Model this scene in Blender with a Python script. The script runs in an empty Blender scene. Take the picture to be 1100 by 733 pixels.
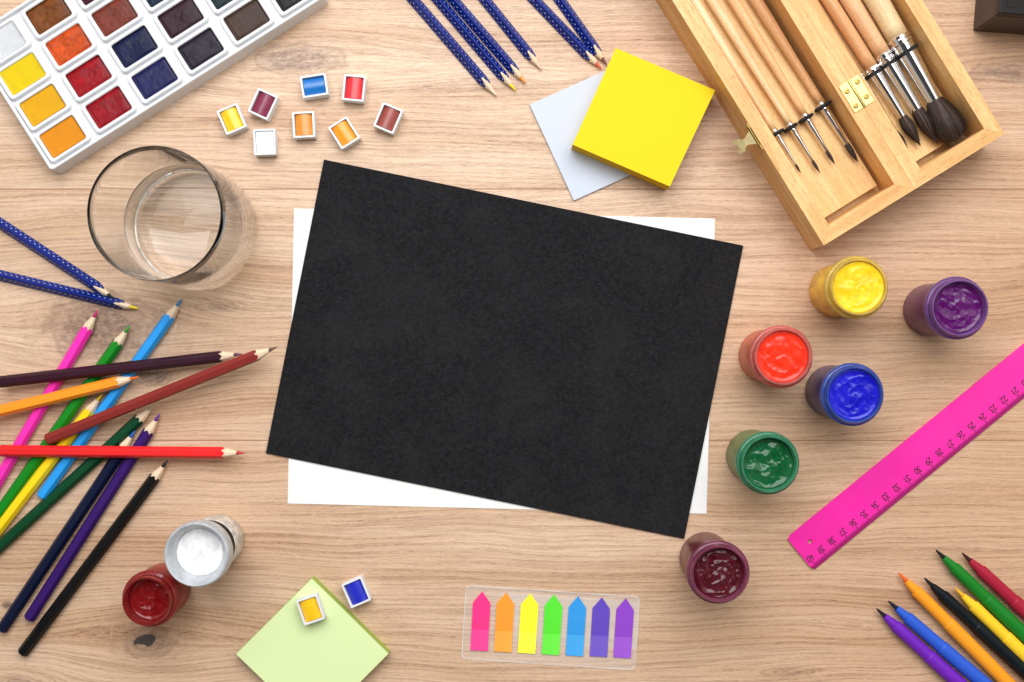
import bpy, bmesh, math, random
from mathutils import Vector, Matrix, noise as mnoise

random.seed(7)
C = bpy.context.scene.collection
SC = bpy.context.scene
PI = math.pi
MM = 0.001

# ------------------------------------------------------------------ camera
CAM_H = 841.0                      # mm above the table
PXMM = 1.549                       # photo pixels per mm on the table top
cam = bpy.data.cameras.new('camera')
cam.sensor_width = 36.0
cam.lens = 36.0 * CAM_H / (1100 / PXMM)
cam.clip_start = 0.02
cam.clip_end = 20
cam_o = bpy.data.objects.new('camera', cam)
cam_o.location = (0, 0, CAM_H * MM)
C.objects.link(cam_o)
SC.camera = cam_o

# ------------------------------------------------------------------ light
w = bpy.data.worlds.new('World')
SC.world = w
w.use_nodes = True
wn = w.node_tree
wn.nodes.clear()
w_out = wn.nodes.new('ShaderNodeOutputWorld')
w_bg = wn.nodes.new('ShaderNodeBackground')
w_tc = wn.nodes.new('ShaderNodeTexCoord')
w_sep = wn.nodes.new('ShaderNodeSeparateXYZ')
w_rmp = wn.nodes.new('ShaderNodeValToRGB')
wn.links.new(w_tc.outputs['Generated'], w_sep.inputs[0])
wn.links.new(w_sep.outputs['Z'], w_rmp.inputs[0])
# dim room; bright band half way up and dark top made up for reflections
_e = w_rmp.color_ramp.elements
_e[0].position, _e[0].color = 0.0, (0.30, 0.26, 0.22, 1)
_e[1].position, _e[1].color = 1.0, (0.10, 0.10, 0.105, 1)
for _p, _c in ((0.20, (0.40, 0.35, 0.29, 1)), (0.36, (1.05, 0.95, 0.84, 1)), (0.66, (1.05, 0.97, 0.88, 1)), (0.80, (0.14, 0.13, 0.125, 1))):
    _x = _e.new(_p)
    _x.color = _c
# the window wall (+Y) is brighter than the room behind the photographer
w_mr = wn.nodes.new('ShaderNodeMapRange')
w_mr.inputs[1].default_value, w_mr.inputs[2].default_value = -0.7, 0.7
w_mr.inputs[3].default_value, w_mr.inputs[4].default_value = 0.36, 0.94
wn.links.new(w_sep.outputs['Y'], w_mr.inputs[0])
wn.links.new(w_mr.outputs[0], w_bg.inputs[1])
wn.links.new(w_rmp.outputs[0], w_bg.inputs[0])
wn.links.new(w_bg.outputs[0], w_out.inputs[0])


def area(name, loc, target, sx, sy, power, col):
    l = bpy.data.lights.new(name, 'AREA')
    l.shape = 'RECTANGLE'
    l.size, l.size_y = sx, sy
    l.energy = power
    l.color = col
    o = bpy.data.objects.new(name, l)
    o.location = loc
    d = Vector(target) - Vector(loc)
    o.rotation_euler = d.to_track_quat('-Z', 'Y').to_euler()
    C.objects.link(o)
    return o


area('softbox_window', (-0.02, 0.64, 1.16), (0.0, 0.04, 0), 1.3, 0.9, 23.4, (0.985, 0.995, 1.02))
area('added_fill', (0.80, 0.35, 1.25), (0.05, 0.0, 0), 0.6, 0.6, 2.0, (1.0, 0.94, 0.86))  # unseen fill lamp, added for contrast on the metal

SC.view_settings.view_transform = 'Standard'
SC.view_settings.look = 'None'
SC.view_settings.exposure = 0.0
SC.view_settings.gamma = 1.0
SC.render.engine = 'CYCLES'
SC.cycles.use_denoising = True
SC.cycles.max_bounces = 14
SC.cycles.transmission_bounces = 14
SC.cycles.glossy_bounces = 6
SC.cycles.transparent_max_bounces = 12
SC.cycles.caustics_refractive = True
SC.cycles.caustics_reflective = True
SC.cycles.blur_glossy = 0.3
SC.cycles.sample_clamp_indirect = 30


# ------------------------------------------------------------------ helpers
def lin(c):
    c = c / 255.0
    return c / 12.92 if c <= 0.04045 else ((c + 0.055) / 1.055) ** 2.4


def rgb(r, g, b):
    return (lin(r), lin(g), lin(b), 1.0)


def P(px, py, z=0.0):
    """photo pixel seen at height z (mm) -> point on the table in mm"""
    s = PXMM * CAM_H / (CAM_H - z)
    return Vector(((px - 550.0) / s, (366.5 - py) / s, z))


class N:
    """small node-expression helper"""
    def __init__(self, mat):
        self.nt = mat.node_tree

    def new(self, t, **kw):
        n = self.nt.nodes.new(t)
        for k, v in kw.items():
            setattr(n, k, v)
        return n

    def put(self, sock, v):
        if isinstance(v, bpy.types.NodeSocket):
            self.nt.links.new(v, sock)
        elif isinstance(v, (tuple, list)) and len(v) == 3 and sock.type == 'RGBA':
            sock.default_value = (*v, 1)
        else:
            sock.default_value = v

    def m(self, op, a, b=None, c=None, clamp=False):
        n = self.new('ShaderNodeMath', operation=op, use_clamp=clamp)
        self.put(n.inputs[0], a)
        if b is not None:
            self.put(n.inputs[1], b)
        if c is not None:
            self.put(n.inputs[2], c)
        return n.outputs[0]

    def add(self, a, b): return self.m('ADD', a, b)
    def sub(self, a, b): return self.m('SUBTRACT', a, b)
    def mul(self, a, b): return self.m('MULTIPLY', a, b)
    def div(self, a, b): return self.m('DIVIDE', a, b)

    def step(self, v, lo, hi, a=0.0, b=1.0):
        n = self.new('ShaderNodeMapRange', interpolation_type='SMOOTHSTEP')
        for i, q in enumerate((v, lo, hi, a, b)):
            self.put(n.inputs[i], q)
        return n.outputs[0]

    def xyz(self, x, y, z=0.0):
        n = self.new('ShaderNodeCombineXYZ')
        for i, q in enumerate((x, y, z)):
            self.put(n.inputs[i], q)
        return n.outputs[0]

    def sep(self, v):
        n = self.new('ShaderNodeSeparateXYZ')
        self.put(n.inputs[0], v)
        return n.outputs

    def noise(self, vec, scale=1.0, detail=3.0, rough=0.55, dist=0.0):
        n = self.new('ShaderNodeTexNoise')
        self.put(n.inputs['Vector'], vec)
        n.inputs['Scale'].default_value = scale
        n.inputs['Detail'].default_value = detail
        n.inputs['Roughness'].default_value = rough
        n.inputs['Distortion'].default_value = dist
        return n.outputs[0]

    def mix(self, f, a, b, mode='MIX'):
        n = self.new('ShaderNodeMix', data_type='RGBA', blend_type=mode)
        self.put(n.inputs[0], f)
        self.put(n.inputs[6], a)
        self.put(n.inputs[7], b)
        return n.outputs[2]

    def obj_mm(self):
        t = self.new('ShaderNodeTexCoord')
        n = self.new('ShaderNodeVectorMath', operation='SCALE')
        self.nt.links.new(t.outputs['Object'], n.inputs[0])
        n.inputs[3].default_value = 1000.0
        return n.outputs[0]

    def bump(self, h, strength=0.3, dist=0.0002):
        n = self.new('ShaderNodeBump')
        n.inputs['Strength'].default_value = strength
        n.inputs['Distance'].default_value = dist
        self.put(n.inputs['Height'], h)
        return n.outputs[0]


def mat_base(name):
    m = bpy.data.materials.new(name)
    m.use_nodes = True
    b = m.node_tree.nodes['Principled BSDF']
    return m, N(m), b


def mat(name, col, rough=0.4, var=0.06, vscale=0.15, bump=0.15, bscale=1.2, metallic=0.0,
        coat=0.0, sheen=0.0, spec=0.5, stretch=(1, 1, 1), sss=0.0):
    """procedural material: colour with a little noise, fine bump"""
    m, n, b = mat_base(name)
    v = n.obj_mm()
    mp = n.new('ShaderNodeVectorMath', operation='MULTIPLY')
    n.put(mp.inputs[0], v)
    mp.inputs[1].default_value = stretch
    v = mp.outputs[0]
    nz = n.noise(v, vscale, 4, 0.6)
    f = n.step(nz, 0.25, 0.75)
    d = tuple(max(0.0, c * (1 - var * 1.6)) for c in col[:3])
    u = tuple(min(1.0, c * (1 + var)) for c in col[:3])
    n.put(b.inputs['Base Color'], n.mix(f, d, u))
    r2 = n.noise(v, vscale * 2.7, 2, 0.5)
    n.put(b.inputs['Roughness'], n.step(r2, 0.2, 0.8, rough * 0.85, min(1, rough * 1.15)))
    b.inputs['Metallic'].default_value = metallic
    b.inputs['Specular IOR Level'].default_value = spec
    b.inputs['Coat Weight'].default_value = coat
    b.inputs['Coat Roughness'].default_value = 0.08
    b.inputs['Sheen Weight'].default_value = sheen
    if sss:
        b.inputs['Subsurface Weight'].default_value = sss
        b.inputs['Subsurface Radius'].default_value = (0.002, 0.002, 0.002)
        b.inputs['Subsurface Scale'].default_value = 1.0
    if bump:
        n.put(b.inputs['Normal'], n.bump(n.noise(v, bscale, 3, 0.6), bump, 0.0003))
    return m


def link(name, me, m=None, parent=None, loc=None, rot=None, mw=None):
    o = bpy.data.objects.new(name, me)
    C.objects.link(o)
    if m is not None:
        for q in (m if isinstance(m, (list, tuple)) else [m]):
            me.materials.append(q)
    if parent is not None:
        o.parent = parent
    if loc is not None:
        o.location = Vector(loc) * MM
    if rot is not None:
        o.rotation_euler = rot
    if mw is not None:
        o.matrix_local = mw
    return o


def from_bm(name, bm, m=None, parent=None, smooth=False, **kw):
    bmesh.ops.recalc_face_normals(bm, faces=bm.faces)
    me = bpy.data.meshes.new(name)
    bmesh.ops.scale(bm, vec=(MM, MM, MM), verts=bm.verts)
    bm.to_mesh(me)
    bm.free()
    if smooth:
        me.polygons.foreach_set('use_smooth', [True] * len(me.polygons))
        if smooth != 'all':
            try:
                me.set_sharp_from_angle(angle=math.radians(smooth))
            except Exception:
                pass
    return link(name, me, m, parent, **kw)


def thing(name, label, cat, loc=(0, 0, 0), rotz=0.0, group=None, mw=None):
    o = bpy.data.objects.new(name, None)
    o.empty_display_size = 0.01
    C.objects.link(o)
    if mw is not None:
        o.matrix_world = mw
    else:
        o.location = Vector(loc) * MM
        o.rotation_euler = (0, 0, rotz)
    return tag(o, label, cat, group)


def tag(o, label, cat, group=None):
    o['label'] = label
    o['category'] = cat
    if group:
        o['group'] = group
    return o


def add_box(bm, x0, x1, y0, y1, z0, z1, bev=0.0, seg=2):
    r = bmesh.ops.create_cube(bm, size=1.0)
    vs = r['verts']
    for v in vs:
        v.co = Vector(((x0 + x1) / 2 + v.co.x * (x1 - x0), (y0 + y1) / 2 + v.co.y * (y1 - y0),
                       (z0 + z1) / 2 + v.co.z * (z1 - z0)))
    if bev:
        es = list({e for v in vs for e in v.link_edges})
        bmesh.ops.bevel(bm, geom=es, offset=bev, segments=seg, affect='EDGES', profile=0.5)


def add_lathe(bm, prof, seg=64, axis='z', closed=False):
    """prof: list of (radius, height)"""
    rings = []
    for r, h in prof:
        if r < 1e-6:
            p = (0, 0, h) if axis == 'z' else (h, 0, 0)
            rings.append([bm.verts.new(p)])
        else:
            ring = []
            for i in range(seg):
                a = 2 * PI * i / seg
                c, s = r * math.cos(a), r * math.sin(a)
                ring.append(bm.verts.new((c, s, h) if axis == 'z' else (h, c, s)))
            rings.append(ring)
    pairs = list(zip(rings[:-1], rings[1:]))
    if closed:
        pairs.append((rings[-1], rings[0]))
    for A, B in pairs:
        if len(A) == 1 and len(B) == 1:
            continue
        for i in range(seg):
            j = (i + 1) % seg
            if len(A) == 1:
                bm.faces.new((A[0], B[i], B[j]))
            elif len(B) == 1:
                bm.faces.new((A[i], A[j], B[0]))
            else:
                bm.faces.new((A[i], A[j], B[j], B[i]))
    return rings


def add_prism(bm, pts, z0, z1, bev=0.0, top_scale=None):
    """pts: list of 2-D points (mm)"""
    lo = [bm.verts.new((p[0], p[1], z0)) for p in pts]
    hi = [bm.verts.new((p[0], p[1], z1)) for p in (top_scale or pts)]
    n = len(pts)
    bm.faces.new(lo[::-1])
    top = bm.faces.new(hi)
    for i in range(n):
        j = (i + 1) % n
        bm.faces.new((lo[i], lo[j], hi[j], hi[i]))
    if bev:
        bmesh.ops.bevel(bm, geom=list(top.edges), offset=bev, segments=2, affect='EDGES', profile=0.5)


def round_rect(x0, x1, y0, y1, r, seg=5):
    pts = []
    for cx, cy, a0 in ((x1 - r, y1 - r, 0), (x0 + r, y1 - r, 90), (x0 + r, y0 + r, 180), (x1 - r, y0 + r, 270)):
        for i in range(seg + 1):
            a = math.radians(a0 + 90 * i / seg)
            pts.append((cx + r * math.cos(a), cy + r * math.sin(a)))
    return pts


def add_ring(bm, outer, inner, z0, z1, bev=0.0):
    """frame between two loops with the same number of points"""
    n = len(outer)
    lo_o = [bm.verts.new((*p, z0)) for p in outer]
    hi_o = [bm.verts.new((*p, z1)) for p in outer]
    lo_i = [bm.verts.new((*p, z0)) for p in inner]
    hi_i = [bm.verts.new((*p, z1)) for p in inner]
    es = []
    for i in range(n):
        j = (i + 1) % n
        bm.faces.new((lo_o[i], lo_o[j], hi_o[j], hi_o[i]))
        bm.faces.new((lo_i[j], lo_i[i], hi_i[i], hi_i[j]))
        bm.faces.new((hi_o[i], hi_o[j], hi_i[j], hi_i[i]))
        bm.faces.new((lo_o[j], lo_o[i], lo_i[i], lo_i[j]))
    if bev:
        bm.edges.ensure_lookup_table()
        hs = set(hi_o) | set(hi_i)
        so, si = set(hi_o), set(hi_i)
        es = [e for e in bm.edges if (e.verts[0] in so and e.verts[1] in so) or (e.verts[0] in si and e.verts[1] in si)]
        bmesh.ops.bevel(bm, geom=es, offset=bev, segments=2, affect='EDGES', profile=0.5)


def axis_matrix(a, b, roll=0.0):
    """frame at a (mm) whose +X runs to b, Z as near up as possible"""
    a, b = Vector(a), Vector(b)
    x = (b - a).normalized()
    y = Vector((0, 0, 1)).cross(x).normalized()
    z = x.cross(y)
    R = Matrix((x, y, z)).transposed().to_4x4()
    if roll:
        R = R @ Matrix.Rotation(roll, 4, 'X')
    return Matrix.Translation(a * MM) @ R


# ------------------------------------------------------------------ table top
def wood_table():
    m, n, b = mat_base('oak_table')
    X, Y, Z = n.sep(n.obj_mm())
    seam0, width = (366.5 - 203.5) / PXMM, 174.3
    pi_ = n.div(n.sub(Y, seam0), width)
    idx = n.m('FLOOR', pi_)
    frac = n.sub(pi_, idx)
    seed = n.mul(idx, 317.7)
    Xs = n.add(X, seed)
    # slow flow of the fibres
    fl = n.noise(n.xyz(n.mul(Xs, 0.0042), n.mul(Y, 0.011), n.mul(idx, 3.1)), 1.0, 2.0, 0.5)
    F = n.add(Y, n.mul(n.sub(fl, 0.5), 24.0))
    fl2 = n.noise(n.xyz(n.mul(Xs, 0.018), n.mul(Y, 0.03), n.mul(idx, 5.3)), 1.0, 2.0, 0.5)
    F = n.add(F, n.mul(n.sub(fl2, 0.5), 3.0))
    # knots push the fibres apart
    knots = [  # px, py, reach x, reach y, core x, core y, strength, darkness
        (322, 64, 66, 24, 36, 13, 0.78, 0.50),
        (112, 352, 80, 44, 46, 27, 0.85, 0.58),
        (165, 405, 30, 15, 15, 8, 0.80, 0.62),
        (160, 690, 60, 30, 21, 13, 0.85, 0.45),
        (8, 650, 14, 7, 4, 3, 0.7, 0.8),
        (845, 722, 75, 13, 20, 4, 0.75, 0.18),
        (915, 672, 30, 9, 6, 2, 0.6, 0.12),
        (20, 735, 60, 18, 20, 6, 0.8, 0.35),
        (1085, 78, 60, 24, 34, 9, 0.5, 0.38),
        (232, 330, 26, 8, 16, 4, 0.4, 0.30),
    ]
    wob = n.mul(n.sub(n.noise(n.xyz(X, Y, 0.0), 0.07, 3.0, 0.6), 0.5), 0.9)
    core_sum = None
    ring_sum = None
    push = None
    for px, py, rx, ry, cx, cy, s, dk in knots:
        k = P(px, py)
        dx, dy = n.sub(X, k.x), n.sub(Y, k.y)
        ex, ey = n.div(dx, rx), n.div(dy, ry)
        g = n.m('EXPONENT', n.mul(n.add(n.mul(ex, ex), n.mul(ey, ey)), -1.0))
        p = n.mul(n.mul(dy, g), -s)
        push = p if push is None else n.add(push, p)
        qx, qy = n.div(dx, cx), n.div(dy, cy)
        d = n.add(n.m('SQRT', n.add(n.mul(qx, qx), n.mul(qy, qy))), wob)
        mask = n.step(d, 0.25, 1.25, 1.0, 0.0)
        core = n.mul(mask, dk)
        core_sum = core if core_sum is None else n.m('MAXIMUM', core_sum, core)
        ring = n.mul(n.m('SINE', n.mul(d, 17.0)), n.step(d, 0.5, 1.7, 1.0, 0.0))
        ring_sum = ring if ring_sum is None else n.add(ring_sum, ring)
    F = n.add(F, push)
    # growth rings: uneven saw, fine pores clustered in the early wood
    rn = n.noise(n.xyz(n.mul(Xs, 0.0022), n.mul(F, 0.09), n.mul(idx, 1.7)), 1.0, 3.0, 0.55)
    G = n.add(F, n.mul(rn, 20.0))
    ph = n.div(G, 4.3)
    saw = n.m('FRACT', ph)
    yr = n.new('ShaderNodeTexWhiteNoise', noise_dimensions='1D')
    n.put(yr.inputs['W'], n.m('FLOOR', ph))
    early = n.mul(n.step(saw, 0.25, 0.93), n.step(saw, 0.93, 1.0, 1.0, 0.0))
    early = n.mul(early, n.add(0.45, n.mul(yr.outputs[0], 0.55)))
    fine = n.noise(n.xyz(n.mul(Xs, 0.022), n.mul(F, 1.15), 0.0), 1.0, 5.0, 0.68)
    pore = n.noise(n.xyz(n.mul(Xs, 0.11), n.mul(F, 2.6), 4.0), 1.0, 3.0, 0.65)
    pores = n.step(pore, 0.52, 0.61)
    fleck = n.noise(n.xyz(n.mul(Xs, 0.28), n.mul(F, 3.6), 9.0), 1.0, 2.0, 0.7)
    wide = n.noise(n.xyz(n.mul(Xs, 0.0035), n.mul(F, 0.045), n.mul(idx, 2.3)), 1.0, 3.0, 0.5)
    big = n.noise(n.xyz(n.mul(X, 0.0030), n.mul(Y, 0.0045), 2.0), 1.0, 1.0, 0.5)
    strength = n.step(wide, 0.25, 0.72, 0.40, 1.0)
    light_c = rgb(228, 200, 172)
    mid_c = rgb(207, 171, 136)
    dark_c = rgb(136, 94, 65)
    base = n.mix(n.step(wide, 0.28, 0.75), light_c, mid_c)
    base = n.mix(n.mul(n.step(fine, 0.44, 0.66), 0.42), base, dark_c)
    base = n.mix(n.mul(n.mul(early, strength), 0.46), base, dark_c)
    base = n.mix(n.mul(n.mul(pores, n.add(0.15, n.mul(n.mul(early, strength), 1.1))), 0.70), base, rgb(112, 72, 48))
    base = n.mix(n.mul(n.step(fleck, 0.50, 0.70), 0.42), base, rgb(236, 212, 188))
    base = n.mix(n.mul(n.step(fleck, 0.48, 0.28), 0.32), base, rgb(140, 100, 72))
    # broad darker figure running with the grain
    fg = n.noise(n.xyz(n.mul(Xs, 0.0050), n.mul(F, 0.13), n.add(11.0, n.mul(idx, 4.1))), 1.0, 4.0, 0.62, 0.25)
    base = n.mix(n.mul(n.step(fg, 0.54, 0.76), 0.42), base, rgb(150, 108, 78))
    # wood tone, with light falloff painted in, drifts browner to the right
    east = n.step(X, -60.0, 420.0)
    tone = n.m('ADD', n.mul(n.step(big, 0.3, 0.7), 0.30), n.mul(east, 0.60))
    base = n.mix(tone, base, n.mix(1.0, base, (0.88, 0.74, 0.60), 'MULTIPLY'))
    base = n.mix(n.mul(n.m('MAXIMUM', ring_sum, 0.0), 0.40), base, rgb(140, 106, 84))
    kn = n.step(n.noise(n.xyz(n.mul(X, 0.25), n.mul(Y, 0.4), 1.0), 1.0, 4.0, 0.7, 0.8), 0.3, 0.7, 0.35, 1.0)
    base = n.mix(n.m('MINIMUM', n.mul(n.mul(core_sum, kn), 1.6), 1.0), base, rgb(110, 86, 74))
    # one knot has a dark hard heart
    k = P(155, 689)
    hx, hy = n.div(n.sub(X, k.x), 9.0), n.div(n.sub(n.sub(Y, k.y), n.mul(n.sub(X, k.x), 0.28)), 5.2)
    hd = n.add(n.m('SQRT', n.add(n.mul(hx, hx), n.mul(hy, hy))), n.mul(wob, 0.9))
    k2 = P(150, 696.5)
    bx, by = n.div(n.sub(X, k2.x), 6.5), n.div(n.sub(Y, k2.y), 3.4)
    bite = n.step(n.m('SQRT', n.add(n.mul(bx, bx), n.mul(by, by))), 0.75, 0.95)
    base = n.mix(n.mul(n.step(hd, 0.78, 0.98, 0.92, 0.0), bite), base, rgb(50, 47, 48))
    # seams between boards
    edge = n.mul(n.m('MINIMUM', frac, n.sub(1.0, frac)), width)
    seam = n.step(edge, 0.15, 0.75, 1.0, 0.0)
    base = n.mix(n.mul(seam, 0.78), base, rgb(150, 105, 72))
    tint = n.new('ShaderNodeTexWhiteNoise', noise_dimensions='1D')
    n.put(tint.inputs['W'], n.add(idx, 3.37))
    base = n.mix(n.mul(tint.outputs[0], 0.22), base, n.mix(1.0, base, (0.93, 0.86, 0.80), 'MULTIPLY'))
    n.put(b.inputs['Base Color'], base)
    n.put(b.inputs['Roughness'], n.step(fine, 0.3, 0.8, 0.42, 0.56))
    b.inputs['Specular IOR Level'].default_value = 0.6
    h = n.sub(n.mul(fine, -0.7), n.add(n.mul(pores, 0.5), n.mul(seam, 2.0)))
    n.put(b.inputs['Normal'], n.bump(h, 0.35, 0.0003))
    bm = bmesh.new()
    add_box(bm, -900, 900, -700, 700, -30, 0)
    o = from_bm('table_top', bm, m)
    o['kind'] = 'structure'
    o['label'] = 'pale oak table top of joined boards with knots'


wood_table()

# ------------------------------------------------------------------ paper sheets
def paper_mat():
    m, n, b = mat_base('black_card')
    v = n.obj_mm()
    X, Y, Z = n.sep(v)
    a = n.noise(v, 0.35, 5, 0.75)
    f1 = n.noise(n.xyz(n.mul(X, 0.25), n.mul(Y, 1.6), 0.0), 1.0, 3, 0.7, 0.4)
    f2 = n.noise(n.xyz(n.mul(X, 1.6), n.mul(Y, 0.3), 5.0), 1.0, 3, 0.7, 0.4)
    fib = n.m('MAXIMUM', n.step(f1, 0.52, 0.80), n.step(f2, 0.54, 0.82))
    base = n.mix(n.step(a, 0.3, 0.7), rgb(18, 18, 20), rgb(34, 34, 36))
    cl = n.noise(v, 0.022, 4, 0.6, 0.5)
    base = n.mix(n.step(cl, 0.40, 0.68, 0.0, 0.28), base, rgb(46, 45, 46))
    base = n.mix(n.mul(fib, 0.75), base, rgb(60, 59, 60))
    n.put(b.inputs['Base Color'], base)
    b.inputs['Roughness'].default_value = 0.95
    b.inputs['Specular IOR Level'].default_value = 0.12
    n.put(b.inputs['Normal'], n.bump(n.add(fib, a), 0.35, 0.0002))
    return m


def flat_sheet(name, label, corners, z0, z1, m, cat):
    pts = [P(x, y, z1) for x, y in corners]
    c = sum(pts, Vector()) / len(pts)
    bm = bmesh.new()
    add_prism(bm, [((p - c).x, (p - c).y) for p in reversed(pts)], 0, z1 - z0)
    o = from_bm(name, bm, m, loc=(c.x, c.y, z0))
    return tag(o, label, cat)


flat_sheet('paper_sheet', 'white drawing paper lying flat on the table under the black card',
           [(316, 224), (768, 235), (759, 552), (309, 541)], 0.02, 0.35,
           mat('white_paper', (0.84, 0.84, 0.82, 1), 0.85, 0.015, 0.3, 0.1, 2.0, spec=0.2), 'paper')
flat_sheet('card_sheet', 'large black fibrous card lying tilted over the white paper',
           [(348, 171.5), (798.5, 264), (735, 579), (285.5, 487)], 0.36, 1.5, paper_mat(), 'card')


# ------------------------------------------------------------------ sticky note pads
def pad_mat(name, top, side, line):
    m, n, b = mat_base(name)
    v = n.obj_mm()
    X, Y, Z = n.sep(v)
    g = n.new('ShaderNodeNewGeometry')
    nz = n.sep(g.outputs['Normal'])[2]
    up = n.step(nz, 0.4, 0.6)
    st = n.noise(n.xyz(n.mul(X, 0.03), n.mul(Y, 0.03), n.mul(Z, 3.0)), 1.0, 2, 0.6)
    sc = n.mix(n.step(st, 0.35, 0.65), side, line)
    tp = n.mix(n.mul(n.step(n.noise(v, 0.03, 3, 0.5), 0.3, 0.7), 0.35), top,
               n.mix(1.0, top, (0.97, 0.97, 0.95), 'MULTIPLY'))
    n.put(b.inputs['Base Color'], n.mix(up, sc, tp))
    b.inputs['Roughness'].default_value = 0.8
    b.inputs['Specular IOR Level'].default_value = 0.2
    n.put(b.inputs['Normal'], n.bump(n.add(n.mul(n.noise(v, 1.5, 2, 0.6), 0.3), st), 0.15, 0.0002))
    return m


def pad(name, label, corners, z0, z1, m):
    pts = [P(x, y, z1) for x, y in corners]
    c = sum(pts, Vector()) / 4
    loc = [(p - c) for p in pts]
    bm = bmesh.new()
    k = max(2, int((z1 - z0) / 1.6))
    rnd = random.Random(int(c.x * 10))
    rows = []
    for i in range(k + 1):
        z = (z1 - z0) * i / k
        dx, dy = (rnd.uniform(-.14, .14), rnd.uniform(-.14, .14)) if 0 < i < k else (0, 0)
        rows.append([bm.verts.new((q.x + dx, q.y + dy, z)) for q in loc])
    bm.faces.new(rows[0]); bm.faces.new(rows[-1])
    for A, B in zip(rows[:-1], rows[1:]):
        for i in range(4):
            j = (i + 1) % 4
            bm.faces.new((A[i], A[j], B[j], B[i]))
    o = from_bm(name, bm, m, loc=(c.x, c.y, z0))
    return tag(o, label, 'sticky notes', 'pads of square sticky notes')


pad('sticky_note_pad', 'thin pale blue square sticky note pad half under the yellow pad',
    [(569, 112.5), (674, 65.3), (721.5, 168.3), (616.5, 215.5)], 0.02, 2.0,
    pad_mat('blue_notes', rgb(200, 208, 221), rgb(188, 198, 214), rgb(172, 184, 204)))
pad('sticky_note_pad', 'thick bright yellow square sticky note pad beside the wooden brush case',
    [(661.5, 51.7), (768.3, 97), (719.5, 200.5), (615, 155.5)], 2.05, 21,
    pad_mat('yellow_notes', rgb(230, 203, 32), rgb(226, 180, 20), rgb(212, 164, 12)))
pad('sticky_note_pad', 'light green square sticky note pad at the lower edge with a yellow pan on it',
    [(335, 621.5), (417.3, 702.3), (336.5, 783.5), (253.6, 702.7)], 0.02, 10,
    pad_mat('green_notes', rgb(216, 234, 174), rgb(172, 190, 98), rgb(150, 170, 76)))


# ------------------------------------------------------------------ watercolour tray
WHITE_PLASTIC = mat('white_plastic', (0.75, 0.765, 0.785, 1), 0.32, 0.012, 0.1, 0.05, 0.5, sss=0.0)


def cake_mat(name, c, gloss=0.3, var=1.0):
    m, n, b = mat_base(name)
    v = n.obj_mm()
    a = n.noise(v, 0.13, 4, 0.6, 0.8)
    base = n.mix(n.step(a, 0.3, 0.72), tuple(x * (1 - 0.38 * var) for x in c[:3]), tuple(min(1, x * (1 + 0.12 * var)) for x in c[:3]))
    n.put(b.inputs['Base Color'], base)
    n.put(b.inputs['Roughness'], n.step(a, 0.3, 0.7, gloss, gloss + 0.25))
    b.inputs['Specular IOR Level'].default_value = 0.3
    b.inputs['Coat Weight'].default_value = 0.08
    b.inputs['Coat Roughness'].default_value = 0.2
    n.put(b.inputs['Normal'], n.bump(n.noise(v, 0.5, 3, 0.6), 0.12 * var, 0.0004))
    return m


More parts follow.
